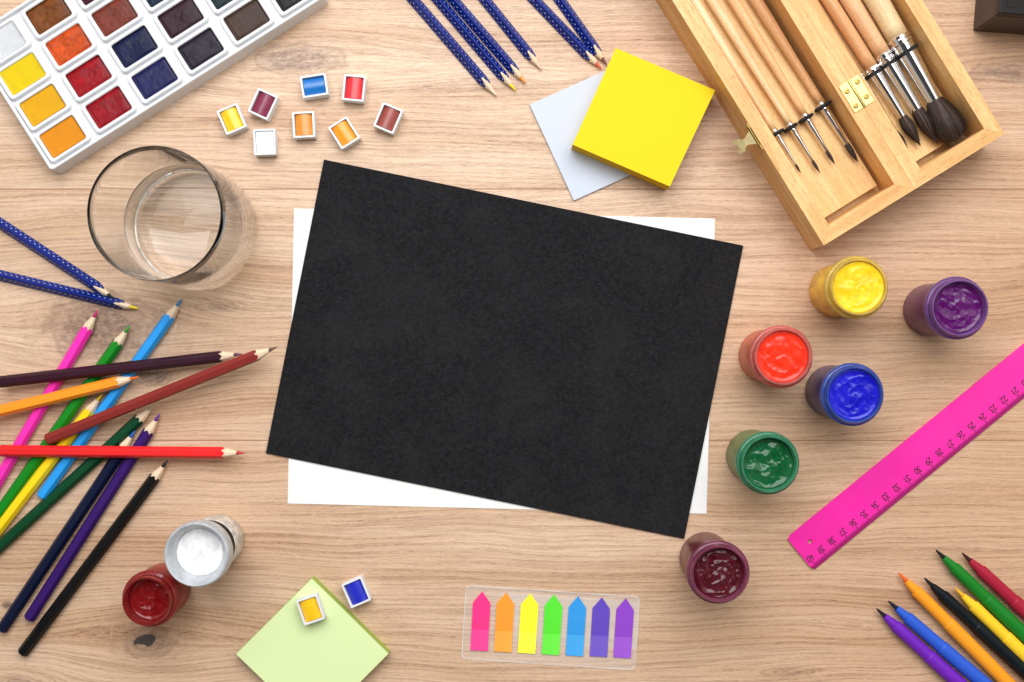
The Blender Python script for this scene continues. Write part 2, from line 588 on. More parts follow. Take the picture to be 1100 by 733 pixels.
def build_tray():
    S = PXMM * CAM_H / (CAM_H - 15)
    o0 = P(67, 147, 15)
    ang = math.atan2(31.6, 49.6)
    t = thing('paint_tray', 'white plastic watercolour tray with rows of coloured paint pans', 'paint tray',
              (o0.x, o0.y, 0.02), ang)
    pu, pv = 58.6 / S, 40.0 / S
    x0, x1, y0, y1 = -30.5 / S, 5 * pu + 27 / S, -24.5 / S, 3 * pv + 24.5 / S
    bm = bmesh.new()
    add_prism(bm, round_rect(x0 - 0.9, x1 + 0.9, y0 - 0.9, y1 + 0.9, 4.0), 0, 11.2,
              top_scale=round_rect(x0, x1, y0, y1, 3.0))
    from_bm('tray_body', bm, WHITE_PLASTIC, t, smooth=40)
    bm = bmesh.new()
    add_ring(bm, round_rect(x0, x1, y0, y1, 3.0), round_rect(x0 + 2.4, x1 - 2.4, y0 + 2.0, y1 - 2.0, 2.4), 11.2, 15.0, 0.7)
    from_bm('tray_lip', bm, WHITE_PLASTIC, t, smooth=60)
    cols = {
        (0, 0): (252, 178, 30), (0, 1): (254, 205, 30), (0, 2): (255, 232, 20), (0, 3): (244, 246, 249),
        (1, 0): (190, 20, 40), (1, 1): (200, 20, 38), (1, 2): (250, 108, 38), (1, 3): (160, 92, 36),
        (2, 0): (42, 42, 112), (2, 1): (24, 34, 88), (2, 2): (160, 74, 56), (2, 3): (92, 30, 52),
        (3, 0): (52, 38, 60), (3, 1): (70, 36, 48), (3, 2): (30, 52, 80), (3, 3): (30, 60, 50),
        (4, 0): (94, 68, 56), (4, 1): (34, 58, 66), (4, 2): (40, 70, 50), (4, 3): (60, 70, 40),
        (5, 0): (36, 36, 38), (5, 1): (50, 50, 54), (5, 2): (70, 60, 50), (5, 3): (90, 84, 70)}
    names = {
        (0, 0): 'golden yellow', (0, 1): 'warm yellow', (0, 2): 'lemon yellow', (0, 3): 'white',
        (1, 0): 'crimson red', (1, 1): 'scarlet red', (1, 2): 'orange', (1, 3): 'ochre brown',
        (2, 0): 'violet blue', (2, 1): 'navy blue', (2, 2): 'rust brown', (2, 3): 'dark maroon',
        (3, 0): 'dark purple', (3, 1): 'plum brown', (3, 2): 'dark blue', (3, 3): 'dark green',
        (4, 0): 'umber brown', (4, 1): 'dark teal', (5, 0): 'black'}
    L2, W2, r = 13.3, 9.0, 1.6
    rim_me = None
    for (ci, ri), c in cols.items():
        cx, cy = ci * pu, ri * pv
        if rim_me is None:
            bm = bmesh.new()
            add_ring(bm, round_rect(-L2 - 3.0, L2 + 3.0, -W2 - 2.7, W2 + 2.7, 3.0),
                     round_rect(-L2 - 0.25, L2 + 0.25, -W2 - 0.25, W2 + 0.25, r), 10.4, 15.2, 0.8)
            pan = from_bm('pan_rim', bm, WHITE_PLASTIC, t, smooth=60, loc=(cx, cy, 0))
            rim_me = pan.data
        else:
            pan = bpy.data.objects.new('pan_rim', rim_me)
            C.objects.link(pan)
            pan.parent = t
            pan.location = Vector((cx, cy, 0)) * MM
        # the dried cake: grid surface with a moulded step near its edge
        nx, ny = 44, 30
        bm = bmesh.new()
        g = []
        dark = sum(c) < 450
        for j in range(ny + 1):
            row = []
            for i in range(nx + 1):
                x = -L2 + 2 * L2 * i / nx
                y = -W2 + 2 * W2 * j / ny
                e = min(L2 - abs(x), W2 - abs(y))
                q = mnoise.noise(Vector((x * 0.10 + ci * 9, y * 0.12 + ri * 7, ci)))
                q2 = mnoise.noise(Vector((x * 0.4 + ci * 5, y * 0.4 + ri * 3, 4)))
                if dark:
                    wob = 1.7 + 0.7 * q + 0.3 * q2
                    z = 13.2 + 0.35 * q + 0.10 * q2
                    if e < wob:
                        z += -0.9 * math.sin(PI * min(1, e / wob)) + 0.9 * (1 - e / wob)
                else:
                    z = 14.1 + 0.12 * q + 0.05 * q2 + 0.35 * max(0, 1 - e / 1.2)
                row.append(bm.verts.new((x, y, z)))
            g.append(row)
        for j in range(ny):
            for i in range(nx):
                bm.faces.new((g[j][i], g[j][i + 1], g[j + 1][i + 1], g[j + 1][i]))
        bmesh.ops.solidify(bm, geom=list(bm.faces), thickness=1.2)
        k = from_bm('paint_cake', bm, cake_mat('cake_' + names.get((ci, ri), 'dull dark').replace(' ', '_'), rgb(*c),
                    0.28 if dark else 0.45, 1.0 if dark else 0.15), pan, smooth='all')
        if (ci, ri) in names:
            k['label'] = names[(ci, ri)] + ' paint cake'


build_tray()


# ------------------------------------------------------------------ loose half pans
def half_pan(px, py, dx, dy, col, label, z=0.02):
    c = P(px, py, z + 9)
    ang = math.atan2(-dy, dx)
    t = thing('half_pan', label, 'paint pan', (c.x, c.y, z), ang, 'loose square watercolour pans')
    bm = bmesh.new()
    a, bb = 8.9, 7.5
    add_ring(bm, round_rect(-a, a, -bb, bb, 0.7, 2), round_rect(-a + 1.35, a - 1.35, -bb + 1.35, bb - 1.35, 0.4, 2), 0, 9.0, 0.25)
    add_box(bm, -a + 0.8, a - 0.8, -bb + 0.8, bb - 0.8, 0.0, 2.0)
    from_bm('pan_cup', bm, WHITE_PLASTIC, t, smooth=40)
    bm = bmesh.new()
    sec = []
    wv, xl = 5.75, 7.2
    flat = min(col) > 225
    for i in range(13):
        u = -1 + 2 * i / 12
        sec.append((wv * u, (8.1 + (0 if flat else 0.5) - (0.3 if flat else 2.2) * u * u)))
    sec = [(-wv, 2.1)] + sec + [(wv, 2.1)]
    A = [bm.verts.new((-xl, y, q)) for y, q in sec]
    B = [bm.verts.new((xl, y, q)) for y, q in sec]
    bm.faces.new(A)
    bm.faces.new(B[::-1])
    for i in range(len(sec)):
        j = (i + 1) % len(sec)
        bm.faces.new((A[i], B[i], B[j], A[j]))
    from_bm('paint_cake', bm, mat('pan_paint', rgb(*col), 0.34, 0.10, 0.2, 0.3, 0.5, coat=0.2), t, smooth=40)


half_pan(248.6, 128, 44, 103, (253, 200, 20), 'loose yellow watercolour pan nearest the big white tray')
half_pan(282.2, 111.8, -44, 95, (128, 34, 68), 'loose dark wine coloured watercolour pan above the white pan')
half_pan(337.3, 92, 117, -18, (24, 112, 190), 'loose sky blue watercolour pan lying sideways in the upper row')
half_pan(380, 94.6, -12, 119, (222, 40, 52), 'loose bright red watercolour pan')
half_pan(284, 152.6, 4, 122, (240, 240, 242), 'loose white watercolour pan right of the glass of water')
half_pan(326, 134, 6, 118, (222, 142, 48), 'loose ochre watercolour pan below the sky blue pan')
half_pan(369.5, 142.8, 62, 98, (252, 154, 22), 'loose orange watercolour pan turned on its corner')
half_pan(416.9, 127, -44, 103, (150, 66, 56), 'loose reddish brown watercolour pan rightmost of the upper cluster')
half_pan(333.3, 655.5, 50, 147, (254, 198, 20), 'yellow watercolour pan resting on the green sticky note pad', 10.02)
half_pan(382.5, 636.7, 60, 140, (34, 44, 190), 'deep blue watercolour pan on the table beside the green pad')


# ------------------------------------------------------------------ glass of water
def glass_mat(name, col=(1, 1, 1, 1), ior=1.48, rough=0.0):
    m, n, b = mat_base(name)
    v = n.obj_mm()
    b.inputs['Base Color'].default_value = col
    b.inputs['Transmission Weight'].default_value = 1.0
    b.inputs['IOR'].default_value = ior
    n.put(b.inputs['Roughness'], n.step(n.noise(v, 0.05, 2, 0.5), 0.4, 0.8, rough, rough + 0.02))
    return m


def build_glass():
    H = 105.0
    c = P(165.5, 229, H)
    t = thing('water_glass', 'clear round glass tumbler half filled with water', 'glass', (c.x, c.y, 0.05))
    R = 41.2
    outer = [(0.0, 1.0), (26, 1.0), (29, 0.7), (31, 0.1), (33, 0.0), (36, 0.0), (37.8, 0.4), (39.4, 1.6), (40.4, 3.2), (41.0, 5.2), (41.3, 8), (41.4, 12)]
    outer += [(41.4 - 0.15 * k / 9, 12 + (H - 14.0) * k / 9) for k in range(1, 10)]
    outer += [(R - 0.02, H - 1.4), (R - 0.08, H - 0.9), (R - 0.22, H - 0.45), (R - 0.42, H - 0.15), (R - 0.68, H)]
    inner = [(R - 0.72, H), (R - 0.9, H - 0.12), (R - 1.04, H - 0.4), (R - 1.12, H - 0.9), (R - 1.16, H - 1.4)]
    inner += [(R - 1.2 - 1.25 * k / 10, H - 2 - (H - 32) * k / 10) for k in range(0, 11)]
    inner += [(38.6, 27), (38.3, 24), (37.6, 21), (36.5, 18.4), (35.0, 16.2), (33.0, 14.4), (30.5, 12.9), (27.5, 11.7), (24, 10.9), (20, 10.4), (10, 10.1), (0.0, 10.0)]
    bm = bmesh.new()
    add_lathe(bm, outer + inner, 128)
    from_bm('tumbler', bm, glass_mat('clear_glass', (0.995, 1.0, 0.995, 1), 1.27), t, smooth=50)
    wl = 40.0
    bm = bmesh.new()
    add_lathe(bm, [(0, 10.05), (10, 10.15), (20, 10.45), (24, 10.95), (27.6, 11.7), (30.6, 12.9), (33.1, 14.4), (35.1, 16.2), (36.6, 18.4), (37.7, 21),
                   (38.4, 24), (38.7, 27), (38.85, 30), (38.95, wl - 0.4), (38.95, wl + 0.7), (38.5, wl + 0.45), (37.9, wl + 0.2), (37.0, wl + 0.06), (35.5, wl), (20, wl), (0, wl)], 128)
    from_bm('water', bm, glass_mat('water', (0.995, 1.0, 1.0, 1), 1.23), t, smooth=50)


build_glass()


# ------------------------------------------------------------------ paint jars
def jar_shell_mat(name, col, trans=0.75):
    m, n, b = mat_base(name)
    v = n.obj_mm()
    a = n.noise(v, 0.12, 4, 0.65, 0.5)
    d = tuple(x * 0.72 for x in col[:3])
    n.put(b.inputs['Base Color'], n.mix(n.step(a, 0.3, 0.75), col, d))
    b.inputs['Transmission Weight'].default_value = trans
    b.inputs['IOR'].default_value = 1.42
    n.put(b.inputs['Roughness'], n.step(a, 0.3, 0.8, 0.06, 0.22))
    return m


def jar_body_mat(name, col):
    m, n, b = mat_base(name)
    X, Y, Z = n.sep(n.obj_mm())
    a = n.noise(n.xyz(n.mul(X, 0.16), n.mul(Y, 0.16), n.mul(Z, 0.05)), 1.0, 4, 0.65, 0.6)
    base = n.mix(n.step(a, 0.3, 0.72), tuple(x * 0.62 for x in col[:3]), tuple(min(1, x * 1.22) for x in col[:3]))
    n.put(b.inputs['Base Color'], base)
    b.inputs['Roughness'].default_value = 0.3
    b.inputs['Specular IOR Level'].default_value = 0.4
    return m


def paint_mat(name, c, gloss):
    m, n, b = mat_base(name)
    v = n.obj_mm()
    a = n.noise(v, 0.11, 4, 0.6, 1.2)
    lo = tuple(x * 0.86 for x in c[:3])
    hi = tuple(min(1, x * 1.18 + 0.01) for x in c[:3])
    n.put(b.inputs['Base Color'], n.mix(n.step(a, 0.32, 0.70), lo, hi))
    b.inputs['Roughness'].default_value = gloss
    b.inputs['Specular IOR Level'].default_value = 0.36
    b.inputs['Coat Roughness'].default_value = 0.08
    n.put(b.inputs['Normal'], n.bump(n.noise(v, 0.35, 3, 0.6, 1.0), 0.12, 0.0008))
    return m


WIDE = dict(  # outer profile from the base up, then the inner wall down
    outer=[(0.0, 0.8), (15.5, 0.8), (16.6, 0.0), (17.6, 0.6), (18.0, 2.0), (18.0, 42), (17.4, 44.5), (17.0, 46.5), (17.2, 48.0),
           (20.0, 49.6), (20.5, 50.6), (20.5, 53.4), (20.0, 54.2), (18.9, 54.6), (18.7, 56.2), (18.95, 56.9), (18.7, 57.6), (18.4, 59.4), (18.0, 60.0)],
    inner=[(17.2, 60.0), (16.7, 59.3), (16.5, 50.0), (16.3, 46.0), (16.5, 40.0), (16.6, 3.0), (15.5, 2.0), (0.0, 2.0)])
SHORT = dict(split=36.5,
    outer=[(0.0, 0.8), (15.5, 0.8), (16.6, 0.0), (17.4, 0.6), (17.8, 2.0), (17.8, 28), (17.2, 30.0), (17.4, 31.2),
           (18.8, 32.4), (18.9, 34.5), (18.2, 36.0), (16.4, 37.2), (16.1, 39.5), (16.35, 40.2), (16.1, 41.0), (16.0, 43.2), (15.6, 44.0)],
    inner=[(14.9, 44.0), (14.5, 43.2), (14.3, 36.0), (14.8, 30.0), (16.2, 27.0), (16.2, 3.0), (15.2, 2.0), (0.0, 2.0)])


def jar(px, py, col, shell, side, label, level, prof=WIDE, amp=1.2, turns=2.2, gloss=0.22, seed=1, trans=0.75, tilt=0.0):
    H = prof['outer'][-1][1]
    c = P(px, py, H)
    t = thing('paint_jar', label, 'paint jar', (c.x, c.y, 0.02), seed * 1.3, 'open jars of gouache paint')
    split = prof.get('split', 45.0)
    out = prof['outer']
    lo = [q for q in out if q[1] <= split]
    up = [q for q in out if q[1] > split]
    inn_up = [q for q in prof['inner'] if q[1] > split - 9]
    bm = bmesh.new()
    add_lathe(bm, lo + [(inn_up[-1][0] + 0.3, lo[-1][1] + 0.02), (inn_up[-1][0] + 0.3, 4.0), (0, 4.0)], 96)
    from_bm('jar_body', bm, jar_body_mat('filled_plastic', rgb(*side)), t, smooth=45)
    bm = bmesh.new()
    add_lathe(bm, [(lo[-1][0] - 0.05, lo[-1][1] + 0.05)] + up + inn_up, 96, closed=True)
    from_bm('jar_neck', bm, jar_shell_mat('jar_plastic', rgb(*shell), trans), t, smooth=45)
    # paint body: follows the inner wall, swirled top
    inn = sorted([(r, h) for r, h in prof['inner'] if h > 1.0 and r > 0], key=lambda q: q[1])
    side = [(r + 0.12, h) for r, h in inn if h < level - 0.5]
    rl = None
    for (r0, h0), (r1, h1) in zip(inn[:-1], inn[1:]):
        if h0 <= level <= h1:
            rl = r0 + (r1 - r0) * (level - h0) / (h1 - h0)
    rl = rl or inn[-1][0]
    bm = bmesh.new()
    seg = 96
    rings = add_lathe(bm, [(0, 2.0)] + side + [(rl + 0.12, level)], seg)
    last = rings[-1]
    nr = 26
    for k in range(1, nr + 1):
        f = 1 - k / nr
        r = (rl + 0.12) * f
        if k == nr:
            z = level + amp * 0.3
            top = bm.verts.new((0, 0, z))
            for i in range(seg):
                bm.faces.new((last[i], last[(i + 1) % seg], top))
            break
        ring = []
        for i in range(seg):
            a = 2 * PI * i / seg
            x, y = r * math.cos(a), r * math.sin(a)
            sw = math.sin(a * 1.0 + turns * 2 * PI * f + 1.6 * mnoise.noise(Vector((x * .12, y * .12, seed * 3.1))))
            sharp = 1 - abs(sw) ** 0.6
            q = mnoise.noise(Vector((x * .16 + seed * 5, y * .16, 2.0)))
            q2 = mnoise.noise(Vector((x * .45 + seed * 5, y * .45, 7.0)))
            fade = min(1.0, (1 - f) * 6)
            z = level + fade * amp * (0.75 * sharp - 0.35 + 0.75 * q + 0.28 * q2) + 0.7 * (1 - fade) + tilt * x * fade
            ring.append(bm.verts.new((x, y, z)))
        for i in range(seg):
            j = (i + 1) % seg
            bm.faces.new((last[i], last[j], ring[j], ring[i]))
        last = ring
    from_bm('paint', bm, paint_mat('gouache', rgb(*col), gloss), t, smooth='all')
    return t


NECKED = dict(split=46.3,
    outer=[(0.0, 0.8), (15.5, 0.8), (16.8, 0.0), (17.8, 0.6), (18.2, 2.0), (18.2, 24.6), (17.8, 25.8), (16.6, 26.4), (16.0, 27.0), (16.0, 45.4),
           (16.6, 46.2), (20.6, 46.6), (21.3, 47.4), (21.4, 49), (21.2, 57.0), (20.9, 58.8), (20.4, 59.7), (19.9, 60.0)],
    inner=[(19.4, 59.8), (19.0, 59.2), (17.9, 56.0), (15.9, 51.0), (14.6, 47.5), (14.4, 41.0), (14.4, 27.0), (15.2, 24.0), (16.6, 22.0), (16.6, 3.0), (15.5, 2.0), (0.0, 2.0)])
jar(923, 308.5, (240, 198, 14), (252, 222, 110), (250, 190, 22), 'yellow gouache jar standing below the wooden brush case', 57.5, amp=0.42, turns=0.7, gloss=0.3, seed=1, trans=0.55)
jar(1031.5, 330.8, (80, 2, 88), (150, 100, 178), (98, 26, 88), 'purple gouache jar standing above the pink ruler', 54.5, amp=0.8, turns=0.5, gloss=0.13, seed=2, trans=0.55)
jar(841.5, 383.5, (234, 48, 20), (240, 140, 132), (212, 82, 46), 'orange red gouache jar next to the black card', 57.0, amp=0.5, turns=0.7, gloss=0.2, seed=3, trans=0.55)
jar(918.5, 424.5, (18, 20, 182), (78, 112, 206), (40, 30, 110), 'ultramarine blue gouache jar in the middle of the right cluster', 57.0, amp=0.55, turns=1.5, gloss=0.18, seed=4, trans=0.55)
jar(827, 498.8, (4, 84, 42), (84, 176, 132), (84, 122, 56), 'green gouache jar standing left of the pink ruler', 54.5, amp=1.5, turns=0.7, gloss=0.1, seed=5, trans=0.55)
jar(773.2, 617, (74, 4, 22), (166, 84, 116), (112, 48, 54), 'maroon gouache jar below the corner of the black card', 54.5, amp=1.6, turns=1.3, gloss=0.09, seed=6, trans=0.55)
jar(157, 646.5, (118, 5, 9), (224, 84, 80), (150, 26, 32), 'small dark red gouache jar touching the white jar', 34.0, SHORT, amp=0.9, turns=0.5, gloss=0.13, seed=7, trans=0.8)
wj = jar(210.5, 596.5, (238, 239, 241), (214, 220, 225), (212, 206, 198), 'white gouache jar with a broad rim beside the dark red jar', 49.5, NECKED, amp=0.25, turns=1.2, gloss=0.35, seed=8, trans=0.25)
_bm = bmesh.new()  # black ring added for the shade in the gap under the rim
add_lathe(_bm, [(16.05, 26.8), (17.5, 27.0), (17.8, 27.6), (17.8, 45.0), (17.6, 45.6), (16.05, 45.8)], 96, closed=True)
from_bm('neck_gap_shade', _bm, mat('gap_shade_black', rgb(16, 16, 17), 0.7, 0.1, 0.4, 0.1, 0.8, spec=0.2), wj, smooth=40)


# ------------------------------------------------------------------ pencils
WOOD_TIP = mat('pencil_wood', rgb(232, 208, 176), 0.6, 0.12, 0.5, 0.3, 1.5, stretch=(0.3, 2, 2))
PL = 168.0


def lacquer(name, c):
    return mat(name, rgb(*c), 0.38, 0.05, 0.06, 0.05, 0.6, spec=0.22, stretch=(0.2, 1, 1))


def polar_shaft(name, rfun, L, tan, m, parent, lead_r, lead_m, lead_len_noise=0.0, uvfun=None, seg=72):
    """shaft, sharpened wood and lead along +X, tip at x = L"""
    rs = [rfun(2 * PI * i / seg) for i in range(seg)]
    ph = [2 * PI * i / seg for i in range(seg)]

    def pt(i, x, r):
        return (x, r * math.cos(ph[i]), r * math.sin(ph[i]))
    bm = bmesh.new()
    uvl = bm.loops.layers.uv.new('UVMap') if uvfun else None
    rnd = random.Random(name + str(L) + str(lead_r) + m.name)
    xs = [[0.0] * seg, [0.8] * seg, [L - r / tan + rnd.uniform(-.25, .25) for r in rs]]
    sc = [0.88, 1.0, 1.0]
    rows = [[bm.verts.new(pt(i, xx[i], rs[i] * s)) for i in range(seg)] for xx, s in zip(xs, sc)]
    bm.faces.new(rows[0])
    for A, B in zip(rows[:-1], rows[1:]):
        for i in range(seg):
            j = (i + 1) % seg
            f = bm.faces.new((A[i], A[j], B[j], B[i]))
            if uvl:
                for lp, (k, kk) in zip(f.loops, ((A[i], i), (A[j], j), (B[j], j), (B[i], i))):
                    ang = ph[kk] if not (kk == 0 and i == seg - 1) else 2 * PI
                    mid = (ph[i] + PI / seg)
                    lp[uvl].uv = (k.co.x, uvfun(ang, mid))
    if uvl:
        bmesh.ops.recalc_face_normals(bm, faces=bm.faces)
    from_bm('shaft', bm, m, parent, smooth=22)
    bm = bmesh.new()
    A = [bm.verts.new(pt(i, L - rs[i] / tan - 0.4, rs[i] * 0.96)) for i in range(seg)]
    A2 = [bm.verts.new(pt(i, L - rs[i] / tan + 0.4, rs[i] - 0.4 * tan)) for i in range(seg)]
    lx = L - lead_r / tan
    B = [bm.verts.new(pt(i, lx + 0.35 * math.sin(3 * ph[i]), lead_r - 0.35 * math.sin(3 * ph[i]) * tan)) for i in range(seg)]
    for Q, R_ in ((A, A2), (A2, B)):
        for i in range(seg):
            j = (i + 1) % seg
            bm.faces.new((Q[i], Q[j], R_[j], R_[i]))
    from_bm('sharpened_wood', bm, WOOD_TIP, parent, smooth='all')
    bm = bmesh.new()
    add_lathe(bm, [(0, lx - 1), (lead_r * 0.97, lx - 0.5), (0.55, L - 1.2), (0.32, L - 0.4), (0, L - 0.25)], 20, axis='x')
    from_bm('lead', bm, lead_m, parent, smooth='all')


def hex_r(phi, a=3.6):
    k = (phi - PI / 6) / (PI / 3)
    d = (k - round(k)) * (PI / 3)
    return min(a / math.cos(d), a * 1.125)


def pencil_points(tip, other, zt, zb, L=PL, butt=False):
    T = P(*tip, zt)
    if butt:
        B = P(*other, zb)
        return T, B
    D = P(*other, zb)
    return T, T + (D - T).normalized() * L


def hex_pencil(tip, other, c, lead, label, zt=3.62, zb=3.62, butt=False, roll=0.0):
    T, B = pencil_points(tip, other, zt, zb, butt=butt)
    t = thing('colour_pencil', label, 'pencil', group='sharpened hexagonal colour pencils', mw=axis_matrix(B, T, roll))
    polar_shaft('pencil', hex_r, (T - B).length, 4.0 / 15.5, lacquer('pencil_lacquer', c), t, 1.55,
                mat('pencil_lead', rgb(*lead), 0.6, 0.1, 0.5, 0.3, 1.0))


U = 10.85
hex_pencil((105.7, 332.8), (0, 513), (248, 52, 178), (206, 46, 110), 'pink pencil leftmost on the table under the dark plum pencil')
hex_pencil((140, 349.4), (7, 540), (20, 132, 30), (70, 160, 50), 'mid green pencil between the pink and the light blue pencil')
hex_pencil((110.6, 422.5), (0, 566), (250, 212, 30), (240, 200, 40), 'yellow pencil whose point is hidden under the orange pencil')
hex_pencil((195.7, 321), (44.5, 534), (44, 156, 236), (50, 130, 190), 'light blue pencil with its blunt end showing near the yellow pencil', butt=True)
hex_pencil((167, 434.4), (0, 587), (8, 66, 38), (200, 190, 150), 'dark green pencil under the red pencil reaching the left edge')
hex_pencil((145.5, 462), (1.5, 677), (14, 22, 50), (50, 110, 200), 'navy pencil with a blue point beside the violet pencil', butt=True)
hex_pencil((172, 444.2), (31, 665), (54, 24, 100), (110, 60, 160), 'deep violet pencil between the navy and the black pencil', butt=True)
hex_pencil((180.5, 494), (24, 702), (14, 14, 16), (50, 48, 48), 'black pencil lowest of the diagonal pencils', butt=True)
hex_pencil((261, 380.5), (0, 410.5), (52, 18, 34), (110, 60, 90), 'dark plum pencil lying across the pink, green and light blue pencils', U, U)
hex_pencil((149.6, 405), (0, 441.5), (252, 150, 40), (230, 110, 40), 'orange pencil lying across the pink and green pencils', U, U)
hex_pencil((298, 372.8), (50.4, 472.5), (136, 48, 44), (120, 90, 70), 'rust brown pencil resting on the dark plum pencil and pointing to the card', 17.5, 11.2, True, roll=0.30)
hex_pencil((263.7, 486.8), (0, 484.5), (226, 40, 42), (200, 60, 60), 'red pencil lying level across all the diagonal pencils', U, U)


# triangular grip pencils with rows of dots
def grip_mat():
    m, n, b = mat_base('navy_grip_lacquer')
    uv = n.new('ShaderNodeUVMap')
    u, v, _ = n.sep(uv.outputs[0])
    uu = n.m('WRAP', u, 1.95, -1.95)
    vv = n.sub(v, 0.55)
    d = n.m('SQRT', n.add(n.mul(uu, uu), n.mul(vv, vv)))
    u2 = n.m('WRAP', n.add(u, 1.95), 1.95, -1.95)
    v2 = n.add(v, 1.75)
    d2 = n.m('SQRT', n.add(n.mul(u2, u2), n.mul(v2, v2)))
    dot = n.m('MAXIMUM', n.step(d, 0.42, 0.70, 1.0, 0.0), n.step(d2, 0.30, 0.55, 0.8, 0.0))
    var = n.noise(n.obj_mm(), 0.08, 3, 0.5)
    base = n.mix(var, rgb(12, 30, 108), rgb(18, 42, 132))
    n.put(b.inputs['Base Color'], n.mix(n.mul(dot, 0.95), base, rgb(170, 190, 232)))
    b.inputs['Roughness'].default_value = 0.36
    b.inputs['Specular IOR Level'].default_value = 0.16
    n.put(b.inputs['Normal'], n.bump(dot, 0.6, 0.0004))
    return m


GRIP = grip_mat()


def tri_r(phi, a=2.55):
    best = 9
    for nrm in (-PI / 2, PI / 6, 5 * PI / 6):
        c = math.cos(phi - nrm)
        if c > 1e-3:
            best = min(best, a / c)
    return min(best, 4.15)


def tri_uv(ang, mid):
    for nrm in (PI / 6, 5 * PI / 6):
        d = (mid - nrm + PI) % (2 * PI) - PI
        if abs(d) < math.radians(58):
            dd = (ang - nrm + PI) % (2 * PI) - PI
            s = tri_r(ang) * math.sin(dd)
            return s if nrm < 1 else -s
    return 50.0


def grip_pencil(tip, other, lead, label):
    T, B = pencil_points(tip, other, 2.6, 2.6)
    t = thing('grip_pencil', label, 'pencil', group='navy triangular pencils with pale dots', mw=axis_matrix(B, T))
    polar_shaft('grip', tri_r, PL, 4.0 / 15.5, GRIP, t, 1.5, mat('pencil_lead', rgb(*lead), 0.6, 0.1, 0.5, 0.3, 1.0), uvfun=tri_uv)


grip_pencil((534, 103.7), (444.7, 0), (222, 204, 182), 'dotted navy pencil with a cream point, leftmost of the upper group')
grip_pencil((554.3, 98), (471, 0), (238, 204, 30), 'dotted navy pencil with a yellow point in the upper group')
grip_pencil((565, 89.8), (487.5, 0), (238, 150, 50), 'dotted navy pencil with an orange point touching the yellow pointed one')
grip_pencil((582.6, 75.6), (521.5, 0), (232, 190, 172), 'dotted navy pencil with a pale pink point standing apart in the upper group')
grip_pencil((646.5, 74.6), (575, 0), (212, 92, 56), 'dotted navy pencil with a brick red point close to the yellow pad')
grip_pencil((652, 70.2), (602, 0), (110, 60, 44), 'dotted navy pencil with a brown point touching the yellow pad')
grip_pencil((123.5, 321.5), (0, 240.5), (30, 28, 28), 'dotted navy pencil with a black point beside the glass of water')
grip_pencil((148.8, 331.8), (0, 296), (240, 218, 30), 'dotted navy pencil with a yellow point at the left edge of the table')


# ------------------------------------------------------------------ felt-tip pens
def felt_pen(tip, other, c, nib, label):
    z = 4.95
    T, D = P(*tip, z), P(*other, z)
    B = T + (D - T).normalized() * 150
    t = thing('felt_tip_pen', label, 'felt pen', group='uncapped felt tip pens fanned in the lower right corner', mw=axis_matrix(B, T))
    L = 150.0
    m = mat('pen_plastic', rgb(*c), 0.45, 0.04, 0.05, 0.06, 0.8, spec=0.22)
    bm = bmesh.new()
    add_lathe(bm, [(0, 0), (4.2, 0), (4.7, 0.6), (4.85, 2), (4.85, L - 49), (4.75, L - 48.6), (4.45, L - 48.2), (4.35, L - 47.8), (4.3, L - 34),
                   (4.25, L - 18.5), (4.0, L - 17.6), (3.5, L - 17.2), (0, L - 17.0)], 40, axis='x')
    from_bm('barrel', bm, m, t, smooth=35)
    bm = bmesh.new()
    add_lathe(bm, [(0, L - 17.8), (3.5, L - 17.6), (3.35, L - 16), (2.2, L - 8.6), (1.95, L - 7.8), (0, L - 7.6)], 32, axis='x')
    from_bm('nib_holder', bm, m, t, smooth=35)
    bm = bmesh.new()
    add_lathe(bm, [(0, L - 8.2), (1.6, L - 8.0), (1.5, L - 6.5), (0.75, L - 1.4), (0.4, L - 0.3), (0, L)], 24, axis='x')
    from_bm('nib', bm, mat('felt_nib', rgb(*nib), 0.9, 0.15, 0.8, 0.4, 2.0), t, smooth='all')


felt_pen((941.3, 653.7), (1028.7, 733), (112, 36, 182), (26, 12, 34), 'purple felt tip pen, lowest of the fan in the corner')
felt_pen((953.8, 645.5), (1055.5, 733), (46, 92, 206), (14, 18, 44), 'bright blue felt tip pen between the purple and the orange pen')
felt_pen((965, 615.5), (1081.5, 733), (254, 160, 36), (232, 100, 36), 'orange felt tip pen with an orange nib')
felt_pen((992.6, 621), (1100, 720.5), (10, 20, 26), (10, 10, 12), 'black felt tip pen between the orange and the yellow pen')
felt_pen((1025.6, 631.5), (1100, 703.5), (252, 206, 46), (240, 180, 40), 'yellow felt tip pen with a yellow nib')
felt_pen((1005, 590.7), (1100, 681.6), (24, 124, 36), (10, 24, 14), 'green felt tip pen with its dark nib highest in the fan')
felt_pen((1033, 594), (1100, 655.6), (166, 30, 56), (58, 14, 20), 'dark red felt tip pen, rightmost of the fan')


